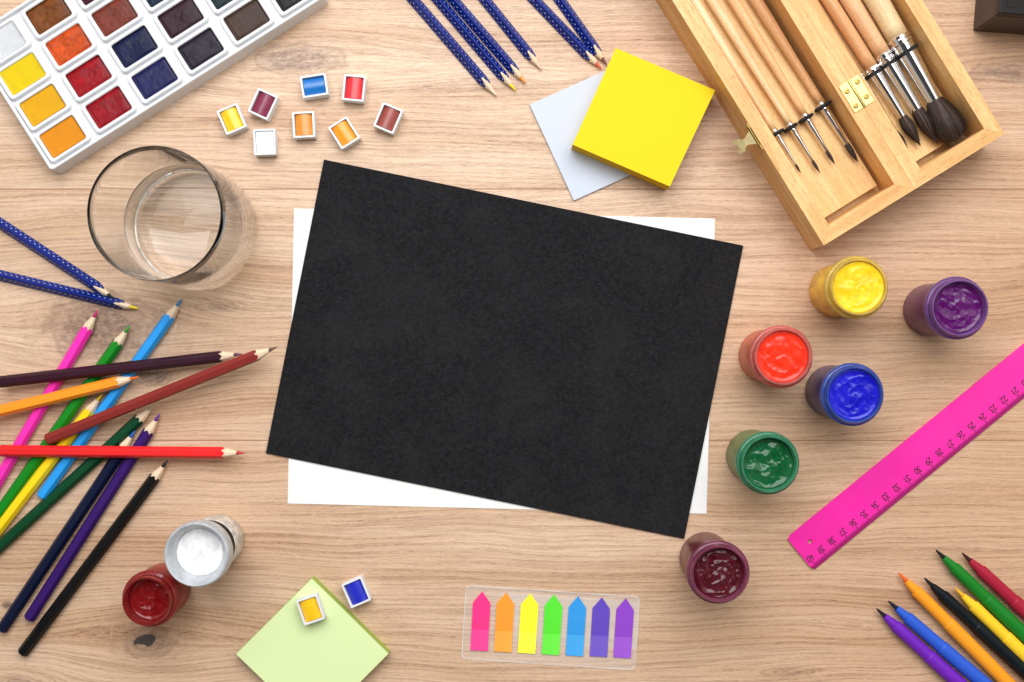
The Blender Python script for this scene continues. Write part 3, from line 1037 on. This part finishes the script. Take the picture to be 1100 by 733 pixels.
# ------------------------------------------------------------------ ruler
def build_ruler():
    e = Vector((257.3, 210.7)).normalized()            # along the ruler, image right and up
    ang = math.atan2(e.y, e.x)
    zt = 2.2
    bl = P(874, 613.5, zt)                             # lower corner at the 40 end
    L, W = 410.0, 29.3
    # local: x runs from the 40 end up to the right, y from the scale edge to the far edge
    t = thing('ruler', 'long bright pink plastic ruler turned upside down with black centimetre numbers', 'ruler', (bl.x, bl.y, 0.02), ang)
    pink = mat('pink_plastic', rgb(242, 40, 164), 0.34, 0.03, 0.03, 0.06, 0.3)
    bm = bmesh.new()
    hole = [(11.0 + 1.6 * math.cos(2 * PI * i / 24), 17.2 + 1.6 * math.sin(2 * PI * i / 24)) for i in range(24)]
    outer = []
    out_poly = round_rect(0, L, 3.2, W, 2.0, 5)
    # square the two corners that meet the bevel strip
    def rim_pt(a):
        return None
    # flat blade with the hole: ring around the hole then rest of the blade
    hx, hy = 11.0, 17.2
    sq = []
    x0, x1, y0, y1 = 0.0, 24.0, 3.2, W
    for i in range(24):
        a = 2 * PI * i / 24
        dx, dy = math.cos(a), math.sin(a)
        k = min(((x1 - hx) / dx) if dx > 1e-6 else 1e9, ((x0 - hx) / dx) if dx < -1e-6 else 1e9,
                ((y1 - hy) / dy) if dy > 1e-6 else 1e9, ((y0 - hy) / dy) if dy < -1e-6 else 1e9)
        x, y = hx + dx * k, hy + dy * k
        # soften the free corner
        r = 2.2
        if x < x0 + r and y > y1 - r:
            q = Vector((x - (x0 + r), y - (y1 - r)))
            if q.length > r:
                q *= r / q.length
                x, y = x0 + r + q.x, y1 - r + q.y
        sq.append((x, y))
    # exact corners on the right side of the square
    def nearest(pt):
        return min(range(24), key=lambda i: (sq[i][0] - pt[0]) ** 2 + (sq[i][1] - pt[1]) ** 2)
    sq[nearest((x1, y1))] = (x1, y1)
    sq[nearest((x1, y0))] = (x1, y0)
    sq[nearest((x0, y0))] = (x0, y0)
    add_ring(bm, sq, hole, 0.0, zt)
    add_prism(bm, [(24.0, 3.2), (L, 3.2), (L, W), (24.0, W)], 0.0, zt)
    bmesh.ops.remove_doubles(bm, verts=bm.verts, dist=0.001)
    from_bm('blade', bm, pink, t)
    bm = bmesh.new()
    # sloping scale edge; its darker pink is edge tint plus painted shade
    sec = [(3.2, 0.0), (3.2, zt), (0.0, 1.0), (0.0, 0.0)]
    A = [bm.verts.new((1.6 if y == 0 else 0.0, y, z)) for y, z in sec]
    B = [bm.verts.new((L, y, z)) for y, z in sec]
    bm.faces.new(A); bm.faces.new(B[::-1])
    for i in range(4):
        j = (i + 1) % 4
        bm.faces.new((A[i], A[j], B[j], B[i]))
    from_bm('scale_edge', bm, mat('pink_plastic_edge_shaded', rgb(172, 22, 114), 0.35, 0.04, 0.05, 0.05, 0.3), t)
    # printed scale: ticks and numbers, one printed layer
    ink = mat('black_ink', rgb(38, 8, 30), 0.6, 0.1, 0.5, 0.0)
    pitch = 14.93 / (PXMM * CAM_H / (CAM_H - zt))
    xs0 = 3.6
    bm = bmesh.new()
    zz = zt + 0.03
    for k in range(0, 21 * 10):
        x = xs0 + k * pitch / 10
        ln = 2.4 if k % 10 == 0 else (1.6 if k % 5 == 0 else 1.0)
        hw = 0.26 if k % 10 == 0 else 0.12
        v = [bm.verts.new(q) for q in ((x - hw, 3.3, zz), (x + hw, 3.3, zz), (x + hw, 3.3 + ln, zz), (x - hw, 3.3 + ln, zz))]
        bm.faces.new(v)
    strokes = {  # plotter-style numerals in a 1 x 1.7 box
        '0': [[(.2, 0), (.8, 0), (1, .3), (1, 1.4), (.8, 1.7), (.2, 1.7), (0, 1.4), (0, .3), (.2, 0)]],
        '1': [[(.2, 1.3), (.6, 1.7), (.6, 0)]],
        '2': [[(0, 1.35), (.25, 1.7), (.75, 1.7), (1, 1.35), (1, 1.05), (0, 0), (1, 0)]],
        '3': [[(0, 1.7), (1, 1.7), (.45, 1.0), (.8, .95), (1, .65), (1, .3), (.75, 0), (.2, 0), (0, .25)]],
        '4': [[(.55, 1.7), (0, .5), (1, .5)], [(.72, .95), (.72, 0)]],
        '5': [[(.95, 1.7), (.1, 1.7), (.05, .95), (.7, 1.0), (1, .7), (1, .3), (.75, 0), (.2, 0), (0, .25)]],
        '6': [[(.85, 1.7), (.3, 1.2), (0, .6), (.05, .25), (.3, 0), (.7, 0), (1, .3), (1, .65), (.7, .95), (.2, .9)]],
        '7': [[(0, 1.7), (1, 1.7), (.35, 0)]],
        '8': [[(.3, .95), (.05, 1.2), (.05, 1.45), (.3, 1.7), (.7, 1.7), (.95, 1.45), (.95, 1.2), (.7, .95), (.3, .95), (0, .6), (0, .3),
               (.3, 0), (.7, 0), (1, .3), (1, .6), (.7, .95)]],
        '9': [[(.15, 0), (.7, .5), (1, 1.1), (.95, 1.45), (.7, 1.7), (.3, 1.7), (0, 1.4), (0, 1.05), (.3, .75), (.8, .8)]]}
    lift = [0]

    def stroke(a, b, hw):
        d = Vector((b[0] - a[0], b[1] - a[1], 0))
        if d.length < 1e-6:
            return
        d.normalize()
        nn = Vector((-d.y, d.x, 0)) * hw
        lift[0] = (lift[0] + 1) % 9
        z = zz + 0.004 + lift[0] * 0.003
        A, B = Vector((a[0], a[1], z)) - d * hw * .8, Vector((b[0], b[1], z)) + d * hw * .8
        bm.faces.new([bm.verts.new(q) for q in (A - nn, B - nn, B + nn, A + nn)])
    gw, gh, gap = 1.75, 2.35, 0.75
    for k in range(0, 21):
        cx, cy = xs0 + k * pitch + 0.2, 8.2
        for di, ch in enumerate(str(40 - k)):
            ox = di * (gw + gap) - (2 * gw + gap) / 2
            for pl in strokes[ch]:
                q = [(cx - (ox + x * gw), cy - (y - 0.85) * gh) for x, y in pl]   # turned upside down
                for a, b in zip(q[:-1], q[1:]):
                    stroke(a, b, 0.30)
    from_bm('printed_scale', bm, ink, t)


build_ruler()


# ------------------------------------------------------------------ index flags on a clear holder
def build_flags():
    hc = [(499.9, 629), (687, 641.5), (682, 720), (496.7, 708)]
    z0 = 0.05
    pts = [P(x, y, 0.6) for x, y in hc]
    c = sum(pts, Vector()) / 4
    ux = (pts[1] - pts[0] + pts[2] - pts[3]).normalized()
    ang = math.atan2(ux.y, ux.x)
    Wd = ((pts[1] - pts[0]).length + (pts[2] - pts[3]).length) / 4
    Hd = ((pts[3] - pts[0]).length + (pts[2] - pts[1]).length) / 4
    t = thing('flag_holder', 'clear plastic holder card carrying seven index flags', 'flag holder', (c.x, c.y, z0), ang)
    m, n, b = mat_base('clear_film')
    v = n.obj_mm()
    X, Y, Z = n.sep(v)
    # whitish band painted in for the printed back and a reflection
    band = n.mul(n.mul(n.step(X, -36.0, -35.5), n.step(Y, -12.0, -11.0)), n.step(Y, 22.0, 22.5, 1.0, 0.0))
    b.inputs['Base Color'].default_value = (0.93, 0.91, 0.88, 1)
    b.inputs['Roughness'].default_value = 0.12
    b.inputs['IOR'].default_value = 1.45
    fr = n.noise(v, 0.05, 3, 0.6)
    n.put(b.inputs['Alpha'], n.add(n.add(0.10, n.mul(band, 0.14)), n.mul(n.step(fr, 0.5, 0.75), 0.06)))
    n.put(b.inputs['Normal'], n.bump(n.noise(v, 0.02, 2, 0.5), 0.4, 0.002))
    bm = bmesh.new()
    add_prism(bm, round_rect(-Wd, Wd, -Hd, Hd, 3.5), 0, 0.5)
    from_bm('clear_card', bm, m, t)
    me, n2, b2 = mat_base('clear_film_edge')
    b2.inputs['Base Color'].default_value = (0.95, 0.94, 0.92, 1)
    n2.put(b2.inputs['Alpha'], n2.step(n2.noise(n2.obj_mm(), 0.06, 2, 0.5), 0.3, 0.7, 0.15, 0.55))
    b2.inputs['Roughness'].default_value = 0.15
    bm = bmesh.new()
    add_ring(bm, round_rect(-Wd - .25, Wd + .25, -Hd - .25, Hd + .25, 3.6), round_rect(-Wd + .35, Wd - .35, -Hd + .35, Hd - .35, 3.2), 0.02, 0.62)
    from_bm('card_edge', bm, me, t)
    flags = [(182, 122, 166, 426, (252, 44, 130), 'hot pink'), (305, 127, 287, 433, (252, 152, 40), 'orange'),
             (430, 132, 409, 440, (252, 248, 40), 'yellow'), (552, 138, 532, 447, (84, 226, 44), 'bright green'),
             (675, 146, 655, 453, (40, 150, 226), 'sky blue'), (797, 152, 779, 457, (92, 66, 186), 'indigo'),
             (920, 157, 900, 463, (140, 62, 198), 'violet')]
    for tx, ty, bx, by, col, nm in flags:
        f = lambda x, y: P(480 + x / 4.783, 610 + y / 4.783, 1.0)
        T, B = f(tx, ty), f(bx, by)
        d = (T - B)
        Ln = d.length
        a = math.atan2(d.y, d.x)
        o = thing('index_flag', nm + ' arrow shaped index flag on the clear holder card', 'index flag', (B.x, B.y, 0.56 + z0), a,
                  'arrow shaped sticky index flags')
        hw, sh = 6.1, Ln - 8.6
        lo = rgb(*[min(255, int(q + (255 - q) * 0.08 + 10)) for q in col])
        hi = rgb(*col)
        bm = bmesh.new()
        add_prism(bm, [(0, -hw), (14.5, -hw), (14.5, hw), (0, hw)], 0, 0.42)
        from_bm('gummed_end', bm, mat('flag_film', lo, 0.45, 0.03, 0.05, 0.05, 0.4), o)
        bm = bmesh.new()
        add_prism(bm, [(14.5, -hw), (sh, -hw), (sh + 1.0, -hw + 0.3), (Ln, 0), (sh + 1.0, hw - 0.3), (sh, hw), (14.5, hw)], 0, 0.48)
        from_bm('arrow_head', bm, mat('flag_paper', hi, 0.6, 0.03, 0.05, 0.05, 0.4), o)


build_flags()


# ------------------------------------------------------------------ wooden brush case
def beech_mat(name, c, dark, along=0):
    m, n, b = mat_base(name)
    X, Y, Z = n.sep(n.obj_mm())
    oi = n.new('ShaderNodeObjectInfo')
    sd = n.mul(oi.outputs['Random'], 400.0)
    q = [X, Y, Z]
    lo = n.add(q[along], sd)
    ac = n.add(q[(along + 1) % 3], sd)
    a2 = q[(along + 2) % 3]
    wv = n.noise(n.xyz(n.mul(lo, 0.012), n.mul(ac, 0.10), n.mul(a2, 0.10)), 1.0, 3, 0.55)
    fi = n.noise(n.xyz(n.mul(lo, 0.05), n.mul(ac, 0.9), n.mul(a2, 0.9)), 1.0, 3, 0.6)
    fl = n.noise(n.xyz(n.mul(lo, 0.30), n.mul(ac, 1.7), n.mul(a2, 1.7)), 1.0, 2, 0.5)
    base = n.mix(n.step(wv, 0.3, 0.72), c, dark)
    base = n.mix(n.mul(n.step(fi, 0.45, 0.75), 0.35), base, tuple(x * 0.72 for x in dark[:3]))
    base = n.mix(n.mul(n.step(fl, 0.56, 0.66), 0.55), base, tuple(x * 0.60 for x in dark[:3]))
    n.put(b.inputs['Base Color'], base)
    n.put(b.inputs['Roughness'], n.step(fi, 0.3, 0.7, 0.38, 0.52))
    b.inputs['Specular IOR Level'].default_value = 0.4
    n.put(b.inputs['Normal'], n.bump(n.add(fi, fl), 0.15, 0.0002))
    return m


BEECH = beech_mat('beech', rgb(236, 194, 132), rgb(212, 156, 90))
BEECH_FLOOR = beech_mat('beech_floor', rgb(236, 194, 134), rgb(224, 174, 108))
BRASS = mat('brass', rgb(214, 192, 122), 0.36, 0.10, 0.4, 0.15, 0.8, metallic=0.9)
BRASS_DARK = mat('brass_dark', rgb(150, 128, 70), 0.3, 0.1, 0.5, 0.1, 0.8, metallic=1.0)
BRASS_PALE = mat('brass_pale', rgb(232, 216, 160), 0.4, 0.08, 0.4, 0.12, 0.8, metallic=0.45)
CHROME = mat('chrome', (0.86, 0.86, 0.88, 1), 0.07, 0.02, 0.2, 0.03, 0.4, metallic=1.0)
ELASTIC = mat('black_elastic', rgb(20, 18, 20), 0.8, 0.2, 0.8, 0.5, 1.5)
FLOOR_Z = 15.0
CASE_H = 38.0
A_ = P(885, 264, CASE_H)
CASE_ANG = math.radians(31.7)
CX = Vector((math.cos(CASE_ANG), math.sin(CASE_ANG), 0))
CY = Vector((-math.sin(CASE_ANG), math.cos(CASE_ANG), 0))


def build_case():
    t = thing('brush_case', 'open hinged wooden case with paint brushes lying in both halves', 'brush case', (A_.x, A_.y, 0.02), CASE_ANG)
    Wt, half, wall, Ln, H = 141.0, 71.0, 10.0, 330.0, CASE_H

    def rail(pts, along_y, z0=0.0, z1=H, name='side_rail'):
        """mitred rail; pts in case coordinates; its mesh runs along local X"""
        bm = bmesh.new()
        xs = [p[0] for p in pts]; ys = [p[1] for p in pts]
        cx, cy = sum(xs) / 4, sum(ys) / 4
        if along_y:
            loc = [(p[1] - cy, -(p[0] - cx)) for p in pts]
            rot = PI / 2
        else:
            loc = [(p[0] - cx, p[1] - cy) for p in pts]
            rot = 0
        add_prism(bm, loc, z0, z1, 0.15)
        from_bm(name, bm, BEECH, t, loc=(cx, cy, 0), rot=(0, 0, rot))

    for s, x0, x1 in ((0, 0.0, half - 0.03), (1, half + 0.03, Wt)):
        h = 0.04 * s
        rail([(x0, 0), (x0 + wall, wall), (x0 + wall, Ln - wall), (x0, Ln)], True)
        rail([(x1, 0), (x1, Ln), (x1 - wall, Ln - wall), (x1 - wall, wall)], True)
        rail([(x0 + .02, 0), (x1 - .02, 0), (x1 - wall - .02, wall), (x0 + wall + .02, wall)], False, name='end_rail')
        rail([(x0 + .02, Ln), (x0 + wall + .02, Ln - wall), (x1 - wall - .02, Ln - wall), (x1 - .02, Ln)], False, name='end_rail')
        bm = bmesh.new()
        add_box(bm, 0, Ln - 2 * wall, -(x1 - x0 - 2 * wall), 0, 2.0, 5.0)
        from_bm('bottom_panel', bm, BEECH_FLOOR, t, loc=(x0 + wall, wall, 0), rot=(0, 0, PI / 2))
        bm = bmesh.new()
        gap_r = 2.6
        add_box(bm, 4.2, Ln - 2 * wall, -(x1 - x0 - 2 * wall - gap_r), 0, FLOOR_Z - 4, FLOOR_Z, 0.3)
        from_bm('brush_tray', bm, BEECH_FLOOR, t, loc=(x0 + wall, wall, 0), rot=(0, 0, PI / 2))

    def to_local(px, py, z):
        p = P(px, py, z) - A_
        p.z = 0
        return Vector((p.dot(CX), p.dot(CY), z))

    # brass butt hinge on the two middle rails
    hc = to_local(918.5, 102, H)
    x_c = half
    bm = bmesh.new()
    hl = 10.2
    for s in (-1, 1):
        bm = bmesh.new()
        add_box(bm, *(sorted((s * 0.9, s * 7.6))), -hl, hl, H - 0.2, H + 0.7, 0.2)
        leaf = from_bm('hinge_leaf', bm, BRASS, t, loc=(x_c, hc.y, 0))
        for yy in (-5.6, 5.6):
            bm = bmesh.new()
            add_lathe(bm, [(1.9, 0.0), (1.8, 0.45), (1.2, 0.6), (0.5, 0.55), (0.35, 0.25), (0.0, 0.25)], 20)
            from_bm('screw', bm, BRASS_DARK, leaf, smooth=40, loc=(s * 4.6, yy + s * 0.8, H + 0.65))
    bm = bmesh.new()
    add_lathe(bm, [(0, -hl), (0.9, -hl), (1.0, -hl + .3), (1.0, hl - .3), (0.9, hl), (0, hl)], 16, axis='x')
    from_bm('hinge_knuckle', bm, BRASS, t, smooth=40, loc=(x_c, hc.y, H + 0.5), rot=(0, 0, PI / 2))
    # latch on the outer left wall
    lc = to_local(805, 150, H)
    bm = bmesh.new()
    add_box(bm, -0.9, 0.0, -10, 10, 30.0, 36.5, 0.2)
    plate = from_bm('latch_plate', bm, BRASS, t, loc=(0.1, lc.y, 0))
    for yy in (-7.8, 7.8):
        bm = bmesh.new()
        add_lathe(bm, [(1.5, 0), (1.4, 0.5), (0.6, 0.8), (0, 0.7)], 16, axis='x')
        for v in bm.verts:
            v.co.x = -v.co.x
        from_bm('screw', bm, BRASS_DARK, plate, smooth=40, loc=(-0.8, yy, 33.5))
    bm = bmesh.new()
    # waisted hook flap standing out from the wall
    prof = [(0.3, 5.2), (2.0, 4.6), (5.0, 2.6), (7.0, 2.4), (9.0, 4.6), (11.6, 4.8), (12.6, 3.0), (11.0, 1.5), (10.8, -1.5), (12.6, -3.0),
            (11.6, -4.8), (9.0, -4.6), (7.0, -2.4), (5.0, -2.6), (2.0, -4.6), (0.3, -5.2)]
    vs = [(-x, y, 36.6 - 0.75 * x - (0.05 * (x - 6) ** 2 if x > 6 else 0)) for x, y in prof]
    lo = [bm.verts.new(q) for q in vs]
    hi = [bm.verts.new((q[0], q[1], q[2] + 0.8)) for q in vs]
    bm.faces.new(lo); bm.faces.new(hi)
    for i in range(len(vs)):
        j = (i + 1) % len(vs)
        bm.faces.new((lo[i], lo[j], hi[j], hi[i]))
    bmesh.ops.triangulate(bm, faces=[f for f in bm.faces if len(f.verts) > 4])
    from_bm('latch_hook', bm, BRASS_PALE, t, loc=(-0.6, lc.y, 0))
    bm = bmesh.new()
    add_lathe(bm, [(0, -6.6), (0.9, -6.6), (0.9, 6.6), (0, 6.6)], 12, axis='x')
    from_bm('latch_pin', bm, BRASS_DARK, t, smooth=40, loc=(-1.0, lc.y, 36.6), rot=(0, 0, PI / 2))
    # catch stud on the far right wall
    sc = to_local(1006.5, 24, 30)
    bm = bmesh.new()
    add_lathe(bm, [(0.9, 0), (0.9, 1.6), (1.7, 1.8), (1.6, 2.8), (0, 3.1)], 16, axis='x')
    from_bm('catch_stud', bm, BRASS_DARK, t, smooth=40, loc=(Wt - 0.1, sc.y, 30))
    return t


case = build_case()


def build_elastic(p0, p1, z, bumps, name='elastic_band'):
    """black elastic strip arching over each ferrule; bumps: list of (fraction, radius)"""
    a, b = P(*p0, z), P(*p1, z)
    L = (b - a).length
    d = (b - a).normalized()
    bm = bmesh.new()
    n = 90
    hw, th = 1.3, 0.7
    prev = None
    for i in range(n + 1):
        s = L * i / n
        zz = FLOOR_Z + 0.6
        for f, r, zc in bumps:
            dx = abs(s - f * L)
            rr = r + 0.5
            if dx < rr:
                zz = max(zz, zc + math.sqrt(max(0, rr * rr - dx * dx)))
        p = a + d * s
        nn = Vector((-d.y, d.x, 0))
        q = [Vector((p.x, p.y, 0)) + nn * hw, Vector((p.x, p.y, 0)) - nn * hw]
        ring = [bm.verts.new((q[0].x, q[0].y, zz)), bm.verts.new((q[1].x, q[1].y, zz)),
                bm.verts.new((q[1].x, q[1].y, zz + th)), bm.verts.new((q[0].x, q[0].y, zz + th))]
        if prev:
            for k in range(4):
                kk = (k + 1) % 4
                bm.faces.new((prev[k], prev[kk], ring[kk], ring[k]))
        else:
            bm.faces.new(ring)
        prev = ring
    bm.faces.new(prev[::-1])
    o = from_bm(name, bm, ELASTIC)
    o.parent = case
    bpy.context.view_layer.update()
    o.matrix_parent_inverse = case.matrix_world.inverted()


def hair_mat():
    m, n, b = mat_base('dark_bristle')
    X, Y, Z = n.sep(n.obj_mm())
    f = n.noise(n.xyz(n.mul(X, 0.08), n.mul(Y, 1.6), n.mul(Z, 1.6)), 1.0, 4, 0.7)
    n.put(b.inputs['Base Color'], n.mix(n.step(f, 0.35, 0.75), rgb(20, 15, 15), rgb(66, 47, 40)))
    b.inputs['Roughness'].default_value = 0.55
    n.put(b.inputs['Normal'], n.bump(f, 0.8, 0.0008))
    return m


HAIR = hair_mat()
HAIR_B = mat('brown_bristle', rgb(92, 68, 58), 0.5, 0.2, 0.3, 0.0, spec=0.3)


def brush(tip, ferr0, ferr1, top, hair_r, ferr_r0, ferr_r1, handle_r, label, wood, z, blunt=False, belly=0.45, group=None):
    """tip: hair tip pixel; ferr0: pixel where hair meets ferrule; ferr1: ferrule's far end"""
    T, F0, F1 = P(*tip, z), P(*ferr0, z), P(*ferr1, z)
    ax = (T - P(*top, z)).normalized()
    F1 = T - ax * (T - F1).dot(ax)
    hl = (T - F0).dot(ax)
    fl = (F0 - F1).dot(ax)
    Lh = 175.0
    B = F1 - ax * Lh
    t = thing('paint_brush', label, 'paint brush', group=group, mw=axis_matrix(B, T))
    # handle
    bm = bmesh.new()
    r1 = ferr_r1 * 0.98
    prof = [(0, 0), (1.2, 0.3), (2.0, 3)]
    for i in range(1, 21):
        f = i / 20
        # slim at the ferrule, swelling over the middle, thinning to the far end
        e_ = 1 - f
        if e_ < 0.55:
            r = r1 + (handle_r - r1) * (0.5 - 0.5 * math.cos(PI * min(1.0, e_ / 0.5)))
        else:
            r = handle_r + (2.0 - handle_r) * ((e_ - 0.55) / 0.45) ** 1.6
        prof.append((r, 3 + f * (Lh - 3)))
    prof.append((0, Lh + 0.1))
    add_lathe(bm, prof, 32, axis='x')
    from_bm('handle', bm, wood, t, smooth='all')
    # ferrule with crimp rings
    bm = bmesh.new()
    c = Lh - 0.5
    pr = [(0, c), (ferr_r1 * 1.04, c), (ferr_r1 * 1.10, c + 0.5), (ferr_r1 * 1.10, c + 2.2), (ferr_r1 * 1.0, c + 2.8), (ferr_r1 * 1.0, c + 3.4),
          (ferr_r1 * 1.08, c + 3.9), (ferr_r1 * 1.08, c + 5.4), (ferr_r1 * 1.0, c + 5.9), (ferr_r1 * 0.99, c + 8)]
    pr += [(ferr_r0, Lh + fl - 0.3), (ferr_r0 * 0.9, Lh + fl), (0, Lh + fl)]
    add_lathe(bm, pr, 40, axis='x')
    from_bm('ferrule', bm, CHROME, t, smooth=30)
    # bristles: a core body and many loose hairs in the same tuft
    rnd = random.Random(int(tip[0]))
    bm = bmesh.new()
    x0 = Lh + fl - 0.6

    def hr(f):
        if blunt:
            return (ferr_r0 + (hair_r - ferr_r0) * math.sin(min(1, f / 0.68) * PI / 2)) * (1 if f < 0.68 else math.sqrt(max(0, 1 - ((f - 0.68) / 0.34) ** 2)))
        if f < 0.35:
            return ferr_r0 + (hair_r - ferr_r0) * math.sin(f / 0.35 * PI / 2)
        return hair_r * max(0.0, 1 - ((f - 0.35) / 0.65) ** 1.5)
    prof = [(0, x0)] + [(max(0.02, (0.86 if blunt else 0.92) * hr(i / 18)), x0 + hl * i / 18 * 0.97) for i in range(18)] + [(0, x0 + hl * 0.975)]
    rings = add_lathe(bm, prof, 40, axis='x')
    for ring in rings[1:-1]:
        for v in ring:
            q = mnoise.noise(Vector((v.co.x * 0.06, math.atan2(v.co.z, v.co.y) * 4.5, tip[0])))
            v.co.y *= 1 + 0.16 * q
            v.co.z *= 1 + 0.16 * q
    nh = 700 if blunt else (160 if hair_r > 3 else 40)
    for _ in range(nh):
        a = rnd.uniform(0, 2 * PI)
        e = rnd.uniform(0.78, 1.10) if blunt else rnd.uniform(0.75, 1.0)
        k = rnd.uniform(0.90, 1.08)
        w_ = 0.16
        mi = 1 if rnd.random() < 0.3 else 0
        pts = []
        for i in range(7):
            f = i / 6 * e
            r = max(0.03, hr(min(0.93 if blunt else 0.97, f)) * k)
            pts.append(Vector((x0 + hl * f, r * math.cos(a + 0.05 * i * (k - 1) * 8), r * math.sin(a + 0.05 * i * (k - 1) * 8))))
        splay = rnd.uniform(-0.2, 0.22) if blunt else rnd.uniform(-0.1, 0.12)
        pts = [Vector((p.x, p.y * (1 + splay * (i / 6) ** 2), p.z * (1 + splay * (i / 6) ** 2))) for i, p in enumerate(pts)]
        tang = Vector((0, -math.sin(a), math.cos(a)))
        prev = None
        for i, p in enumerate(pts):
            ww = w_ * (1 - 0.8 * i / 6)
            pr_ = (bm.verts.new(p - tang * ww), bm.verts.new(p + tang * ww))
            if prev:
                bm.faces.new((prev[0], prev[1], pr_[1], pr_[0])).material_index = mi
            prev = pr_
    from_bm('bristles', bm, [HAIR, HAIR_B], t, smooth='all')


HW_A = beech_mat('handle_wood_pale', rgb(238, 210, 166), rgb(226, 184, 134))
HW_B = beech_mat('handle_wood_tan', rgb(224, 172, 122), rgb(204, 148, 98))
HW_C = beech_mat('handle_wood_cream', rgb(234, 208, 164), rgb(222, 190, 142))
HW_D = beech_mat('handle_wood_amber', rgb(234, 194, 142), rgb(220, 166, 110))
HW_E = beech_mat('handle_wood_peach', rgb(230, 182, 136), rgb(214, 160, 112))
GA = 'fine pointed brushes in the left half of the case'
GB = 'thick brushes in the right half of the case'
zA = FLOOR_Z + 4.4
brush((860.9, 187.3), (855, 177.5), (832.5, 140), (744.5, 0), 0.9, 0.8, 2.0, 3.5, 'finest pointed brush nearest the latch of the wooden case', HW_A, zA, group=GA)
brush((881.7, 187.3), (873, 173.5), (848, 134), (764.5, 0), 1.1, 1.0, 2.1, 3.7, 'second fine pointed brush counted from the latch side of the case', HW_A, zA, group=GA)
brush((897.8, 178), (888.5, 163), (864.3, 124), (787.5, 0), 1.3, 1.15, 2.3, 3.9, 'third fine pointed brush counted from the latch side of the case', HW_D, zA, group=GA)
brush((922.6, 175.7), (909, 156), (882.8, 111), (811.5, 0), 2.0, 1.7, 2.7, 4.3, 'tan handled pointed brush beside the middle rail in the left half', HW_B, zA, group=GA)
zB = FLOOR_Z + 5.2
brush((977.5, 167.5), (962.5, 142), (924, 80), (871, 0), 3.0, 1.7, 2.8, 4.2, 'slim brush partly hidden beside the middle rail and hinge', HW_B, zB - 0.9, group=GB)
brush((989.6, 158), (968.5, 127), (935.5, 74), (890, 0), 4.3, 2.9, 4.6, 5.0, 'tan handled round brush with small dark tuft right of the slim one', HW_B, zB, group=GB)
brush((1008.6, 156.5), (986, 118.5), (949, 58.7), (912.5, 0), 5.0, 3.9, 5.5, 6.5, 'round brush with pointed dark tuft next to the bushy brush', HW_E, zB + 1.4, group=GB)
brush((1029, 153), (1004.5, 108.5), (966, 40), (941.5, 0), 10.8, 5.2, 7.4, 8.4, 'thickest brush with a big bushy dark tuft by the outer wall', HW_C, zB + 3.4, blunt=True, group=GB)

# elastic loops in the case (left half: one loop per brush, right half: one strip over all)
for (x, y), r in (((833.6, 141.5), 2.1), ((848, 135.5), 2.2), ((864.3, 125.5), 2.4), ((882.8, 112.5), 2.9)):
    z = zA
    c = P(x + 1.2, y + 1.9, z)
    bm = bmesh.new()
    for i in range(40):
        a0 = 2 * PI * i / 40
    ring = []
    R_, rr = r + 0.9, 1.15
    vs = []
    for i in range(40):
        a = 2 * PI * i / 40
        row = []
        for k in range(8):
            b_ = 2 * PI * k / 8
            rad = R_ + rr * math.cos(b_)
            row.append(bm.verts.new((rr * math.sin(b_) * 1.1, rad * math.cos(a) * 1.35, rad * math.sin(a))))
        vs.append(row)
    for i in range(40):
        j = (i + 1) % 40
        for k in range(8):
            l = (k + 1) % 8
            bm.faces.new((vs[i][k], vs[j][k], vs[j][l], vs[i][l]))
    o = from_bm('elastic_loop', bm, ELASTIC, smooth='all')
    o.parent = case
    o.matrix_parent_inverse = Matrix.Identity(4)
    loc = P(x + 1.2, y + 1.9, z) - A_
    o.location = Vector((loc.dot(CX), loc.dot(CY), z)) * MM
    o.rotation_euler = (0, 0, PI / 2 + 0.0)
build_elastic((925, 88), (989, 46.5), zB + 6, [(0.06, 2.9, zB - 0.9), (0.25, 4.8, zB), (0.48, 5.7, zB + 1.4), (0.79, 7.6, zB + 3.4)])


# ------------------------------------------------------------------ dark box in the far corner
def build_dark_box():
    H = 45.0
    c = P(1045, 33.5, 0)
    ang = math.radians(-4.5)
    t = thing('dark_box', 'dark brown glossy lidded box cut by the top right edge of the table view', 'box', (c.x, c.y, 0.02), ang)
    m = beech_mat('dark_walnut', rgb(62, 44, 38), rgb(44, 31, 28))
    blk = mat('black_lacquer', rgb(20, 16, 16), 0.4, 0.1, 0.2, 0.05, 0.4, spec=0.2)
    W, D = 130.0, 110.0
    bm = bmesh.new()
    add_box(bm, 0, W, 0, D, 0, H - 6, 0.8)
    from_bm('box_body', bm, m, t)
    bm = bmesh.new()
    add_ring(bm, round_rect(0.3, W - 0.3, 0.3, D - 0.3, 0.8, 2), round_rect(5, W - 5, 5, D - 5, 0.5, 2), H - 5.8, H, 0.6)
    from_bm('lid_frame', bm, blk, t)
    bm = bmesh.new()
    add_box(bm, 5.2, W - 5.2, 5.2, D - 5.2, H - 5.8, H - 2.2)
    from_bm('lid_panel', bm, blk, t)


build_dark_box()
